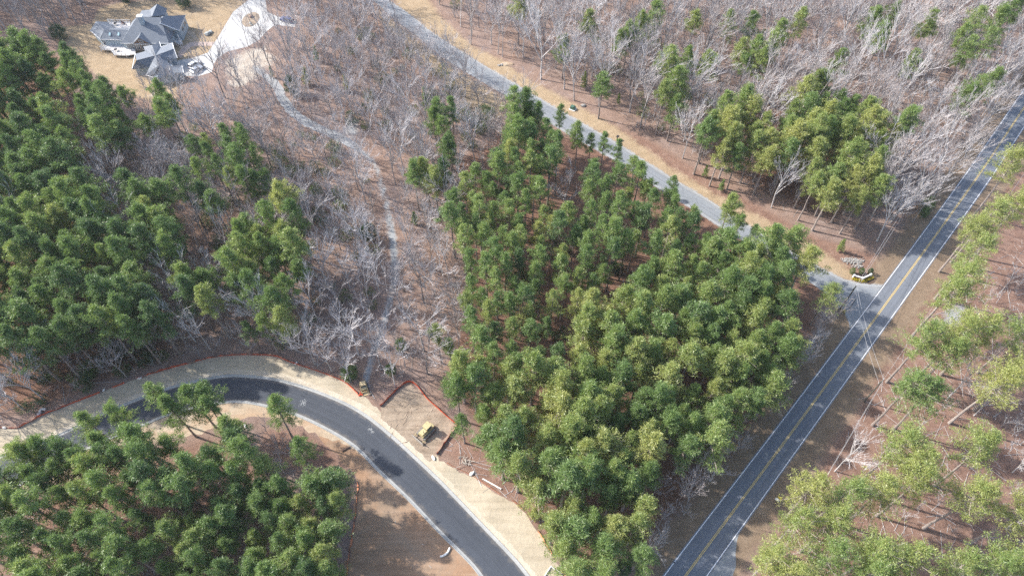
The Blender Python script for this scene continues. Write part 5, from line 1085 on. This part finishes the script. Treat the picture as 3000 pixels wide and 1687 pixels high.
sp0 = W3(2137, 776); st_ = thing('street_sign', 'short black post with a pale street name blade at the junction', 'street sign', tuple(sp0)); Geo().tube([(0, 0, 0), (0, 0, 4.2)], [.09, .07], 8).tube([(0, 0, 4.2), (0, 0, 4.35)], [.12, .03], 8).build('post', M['dark_metal'], st_); Geo().box((-.6, .25, 3.9), (1.1, .05, .25), 2.75).build('name_blade', M['off_white'], st_)
ys_ = W3(1956, 1260); yt = thing('warning_sign', 'yellow diamond warning sign on the verge across the road', 'road sign', tuple(ys_), math.radians(-42)); Geo().box((0, .04, 1.1), (.07, .05, 2.3)).build('post', M['grey_metal'], yt)
R45 = Euler((0, math.radians(45), 0)).to_matrix(); pl_ = Geo().box((0, 0, 1.95), (.85, .03, .85), rot=R45).build('sign_panel', M['sign_yellow'], yt)
Geo().box((-.03, -.022, 1.9), (.09, .012, .42)).box((.08, -.022, 2.1), (.26, .012, .09)).box((.2, -.022, 2.1), (.14, .012, .2), rot=R45).build('arrow_mark', M['dark_metal'], pl_)
mb = W3(1951, 1261); mt_ = thing('mailbox', 'white mailbox on a dark post in front of the yellow sign', 'mailbox', tuple(mb), math.radians(-42)); Geo().box((0, 0, .55), (.12, .12, 1.1)).build('post', M['dark_metal'], mt_); Geo().profile([(-.45, 1.1), (.45, 1.1), (.45, 1.35), (.3, 1.48), (-.3, 1.48), (-.45, 1.35)], -.2, .2).build('box', M['white_paint'], mt_)
m2 = W3(1553, 351); mk = thing('mailbox', 'dark mailbox beside the grey street', 'mailbox', tuple(m2), .8); Geo().box((0, 0, .55), (.14, .14, 1.1)).build('post', M['dark_metal'], mk); Geo().profile([(-.42, 1.0), (.42, 1.0), (.42, 1.3), (.28, 1.5), (-.28, 1.5), (-.42, 1.3)], -.28, .28).build('box', M['dark_metal'], mk)
tp = W3(1441, 275); tb = thing('transformer_box', 'green transformer box on a white pad above the street', 'transformer', tuple(tp), -.5); Geo().box((0, 0, .1), (2.0, 1.8, .24)).build('pad', M['white_paint'], tb); Geo().profile([(-.75, .2), (.75, .2), (.75, .85), (.3, 1.15), (-.75, 1.15)], -.65, .65).build('cabinet', M['transformer_green'], tb)

# ------------------------------------------------------------------ entrance sign with shrubs, flowers, rubble
def E6(x, y, z=0): return W3((2380+x/6.04)/K, (700+y/6.04)/K, z)
sa, sb, sc_ = E6(712, 690), E6(868, 735), E6(1005, 672)
sg = thing('entrance_sign', 'white angled entrance wall with two wings above a yellow flower bed', 'entrance sign', tuple(sb))
for p, q_ in ((sa, sb), (sb, sc_)):
    d = (q_-p)[:2]; L_ = np.linalg.norm(d); an = math.atan2(d[1], d[0]); c = ((p+q_)/2-sb)
    w = Geo().box((c[0], c[1], .55), (L_, .35, 1.1), an).build('wall_panel', M['brick'], sg); Geo().box((c[0], c[1], 1.16), (L_+.1, .34, .09), an).build('coping', M['white_paint'], w)
for p in (sa, sb, sc_): c = p-sb; w = Geo().box((c[0], c[1], .7), (.42, .42, 1.35)).build('pillar', M['white_paint'], sg)
for i, (x, y, lb) in enumerate([(685, 605, 'yellowish shrub behind the entrance wall, first of three'), (850, 610, 'light green shrub behind the middle of the entrance wall'), (1005, 610, 'dark green shrub behind the entrance wall, last of three')]):
    p = E6(x, y); t = dict(kind='holly', v=i, x=p[0], y=p[1], s=.44, tone=(.75, .6, .2)[i], rot=i*2.0, region='evergreen', label=lb, px=(0, 0), wide=1.0); plant(t, 'evergreen_shrub', 'shrub')
add_shrub('flower', M['blossom'], [(s, .7, .55, dict(n=22, m=12, ln=.12, wd=.06, pr=(.12, .22))) for s in (301, 302)])
for i, (x, y) in enumerate([(725, 715), (755, 725), (785, 735), (815, 745), (880, 755), (910, 742), (940, 730), (970, 718), (1000, 705), (1030, 675), (1045, 700)]):
    p = E6(x, y); t = dict(kind='flower', v=i, x=p[0], y=p[1], s=1.15, tone=.5, rot=i*1.1, px=(0, 0), wide=1.0); t['v'] = i % 2
    hh, R, m1, m2_, mj = PROTO['flower'][t['v']]; nth = ['first', 'second', 'third', 'fourth', 'fifth', 'sixth', 'seventh', 'eighth', 'ninth', 'tenth', 'last'][i]
    e = thing('flower_clump', f'{nth} yellow flower clump along the entrance wall, counted from the street end', 'flowers', (p[0], p[1], 0), i*1.1, 'yellow flower clumps at the entrance'); e.scale = (.95,)*3
    for nm, me in (('stem', m1), ('blossom', m2_)): o = bpy.data.objects.new(nm, me); COL.objects.link(o); o.parent = e; o['tone'] = .5
p = W3(2122, 784); e = thing('flower_clump', 'single yellow flower clump beside the junction pole', 'flowers', tuple(p), 0, 'yellow flower clumps at the entrance')
for nm, me in (('stem', PROTO['flower'][0][2]), ('blossom', PROTO['flower'][0][3])): o = bpy.data.objects.new(nm, me); COL.objects.link(o); o.parent = e; o['tone'] = .5
sheet('flower_bed', [tuple(E6(x, y)[:2]) for x, y in [(690, 690), (860, 770), (1010, 790), (1110, 770), (1060, 640), (900, 600), (700, 590)]], .006, M['mulch'], .2, 4)
# rubble: every stone its own piece of the heap
rub = thing('rubble_pile', 'heap of pale broken stone behind the entrance wall', 'rubble', tuple(E6(700, 400))); rp = E6(700, 400); rr_ = random.Random(5)
stone_me = []
for k in range(5): g = Geo().add(*ico((0, 0, 0), 1, (1, .8, .6), 40+k, .3)); o = g.build('stone', M['stone_pale'], rub); stone_me.append(o.data); o.location = (rr_.uniform(-2, 2), rr_.uniform(-1, 1), .15); o.scale = (.4,)*3
cx_ = [(580, 385), (640, 400), (700, 430), (750, 400), (800, 450), (840, 410), (830, 490), (780, 480), (660, 370), (610, 360), (870, 390), (720, 380)]
for k in range(270):
    a = cx_[k % len(cx_)]; p = E6(a[0]+rr_.gauss(0, 40), a[1]+rr_.gauss(0, 20))-rp; s = rr_.uniform(.10, .26)
    o = bpy.data.objects.new('stone', stone_me[k % 5]); COL.objects.link(o); o.parent = rub; o.location = (p[0], p[1], s*.3+rr_.uniform(0, .25)); o.scale = (s,)*3; o.rotation_euler = (rr_.uniform(-.6, .6), rr_.uniform(-.6, .6), rr_.uniform(0, 6))
# rock outcrop by the street
oc = W3(1270, 163); out = thing('rock_outcrop', 'pale earth mound with stones on the tan verge above the street', 'rocks', tuple(oc)); Geo().add(*ico((.8, .3, -.1), 1.8, (1.4, .8, .35), 77, .2)).build('mound', M['sand_verge'], out)
for k in range(9): a = k*.7; o = bpy.data.objects.new('stone', stone_me[k % 5]); COL.objects.link(o); o.parent = out; o.location = (-2.2+.45*k*.6+rr_.uniform(-.3, .3), -.9+.3*k*.5+rr_.uniform(-.3, .3), .12); o.scale = (.35+.1*(k % 3),)*3

# ------------------------------------------------------------------ building-site odds and ends
def pipe(name, label, pts, r, mat, cat='pipe', z=None):
    P = [W3(x, y) for x, y in pts]; o0 = P[0]; P = [np.array([p[0]-o0[0], p[1]-o0[1], r]) for p in P]
    if len(P) > 2: P = [np.array([a, b, r]) for a, b in smooth_line([p[:2] for p in P], .3)]
    o = Geo().tube(P, r, 8).build(name, M[mat], smooth=False); o.location = tuple(o0); return tag(o, label, cat)
pipe('curved_pipe', 'curved white pipe lying on the clay lot', [(1107, 1400), (1118, 1396), (1127, 1388), (1132, 1377)], .22, 'pvc_white'); pipe('straight_pipe', 'long white pipe lying behind the faded fence', [(1214, 1204), (1261, 1230)], .17, 'pvc_white')
pipe('curved_pipe', 'grey curved pipe lying in the shade behind the long fence', [(96, 1044), (102, 1041), (103, 1034), (108, 1030), (117, 1031)], .3, 'concrete'); pipe('log', 'short brown log on the inner verge of the new road', [(860, 1135), (880, 1124)], .2, 'brown_wood', 'log'); pipe('pole_stake', 'white stake lying beside the loader', [(932, 984), (943, 1003)], .06, 'pvc_white', 'stake')
for i, (x0, y0, x1, y1) in enumerate([(994, 1310, 996, 1318), (1061, 1367, 1067, 1370), (1079, 1421, 1086, 1428)]): pipe('wood_offcut', ['thin pale offcut high on the clay lot', 'thin pale offcut beside the curved pipe', 'thin pale offcut at the bottom of the clay lot'][i], [(x0, y0), (x1, y1)], .06, 'pale_wood', 'offcut')
for x, y, r, lb, s in [(1187, 1192, .6, 'white sack on the faded fence line', 3), (1091, 1152, .55, 'white sack at the foot of the orange fence', 4), (352, 951, .5, 'pale sack on the long fence at the left wood', 5), (262, 981, .42, 'small white sack on the long fence', 6), (12, 1076, .5, 'white sack at the start of the long fence', 7), (745, 914, .45, 'pale sack on the long fence near the white crooked tree', 8), (617, 1072, .5, 'white sack on the sandy verge inside the curve', 9), (931, 992, .5, 'brown lump of earth beside the white stake', 10)]:
    rock('sack' if 'sack' in lb else 'earth_clod', x, y, r, lb, 'off_white' if 'sack' in lb else 'pad_dirt', (1.3, .7, .45), s, 'sack' if 'sack' in lb else 'earth', 'sacks along the fences' if 'sack' in lb else None)
bs = W3(1172, 1156); bp = random.Random(7); br_ = thing('brush_pile', 'star-shaped pile of cut pale branches in the pink clearing', 'branches', tuple(bs))
for k in range(16):
    a = bp.uniform(0, 6.28); L_ = bp.uniform(1.2, 3.0); ox, oy = bp.gauss(0, .7), bp.gauss(0, .7); o = Geo().tube([(ox-math.cos(a)*L_*.5, oy-math.sin(a)*L_*.5, .1+.03*k), (ox+math.cos(a)*L_*.5, oy+math.sin(a)*L_*.5, bp.uniform(.05, .4))], [.07, .03], 5).build('branch', M['pale_wood'], br_)
cw = W3(1392, 1447); cwt = thing('concrete_frame', 'low pale concrete frame at the bottom edge beside the straw verge', 'concrete frame', tuple(cw), math.radians(-35))
for c, d in (((0, 1.2, .15), (3.0, .25, .3)), ((1.4, 0, .15), (.25, 2.15, .3)), ((-1.4, 0, .15), (.25, 2.15, .3))): Geo().box(c, d).build('side', M['concrete'], cwt)
# churned soil ridges on the pad, made by the tracks
def ridges():
    g = Geo(); rr = random.Random(12)
    P = np.array(PAD)
    for k in range(46):
        a = W3(rr.uniform(985, 1110), rr.uniform(985, 1110))
        if sdist(a[None, :2], P)[0] > -1.2 or np.linalg.norm(a[:2]-dc[:2]) < 3.2: continue
        an = dz_ang+rr.uniform(-.5, .5)+(1.57 if rr.random() < .3 else 0); n = rr.randint(3, 6); pts = []; x, y = a[0], a[1]
        for i in range(n): pts.append((x, y, -.07)); x += math.cos(an)*.6; y += math.sin(an)*.6; an += rr.uniform(-.35, .35)
        g.tube(pts, [rr.uniform(.08, .2) for _ in pts], 5)
    tag(g.build('churned_soil', M['pad_dirt']), 'churned soil ridges on the graded pad', kind='stuff')
ridges()
# ------------------------------------------------------------------ thin haze volume, added to lift the shadows and soften contrast
hz = Geo().box((0, 1000, 80), (7600, 8600, 162)); hm = bpy.data.materials.new('haze'); hm.use_nodes = True; hn = hm.node_tree; hn.nodes.remove(hn.nodes['Principled BSDF'])
pv = hn.nodes.new('ShaderNodeVolumePrincipled'); pv.inputs['Color'].default_value = (.86, .91, .98, 1); pv.inputs['Density'].default_value = .00008; pv.inputs['Anisotropy'].default_value = .2
hn.links.new(pv.outputs[0], hn.nodes['Material Output'].inputs['Volume']); tag(hz.build('haze', hm), 'thin pale haze added to lift the shadows', kind='stuff')
print('OBJECTS', len(bpy.data.objects))
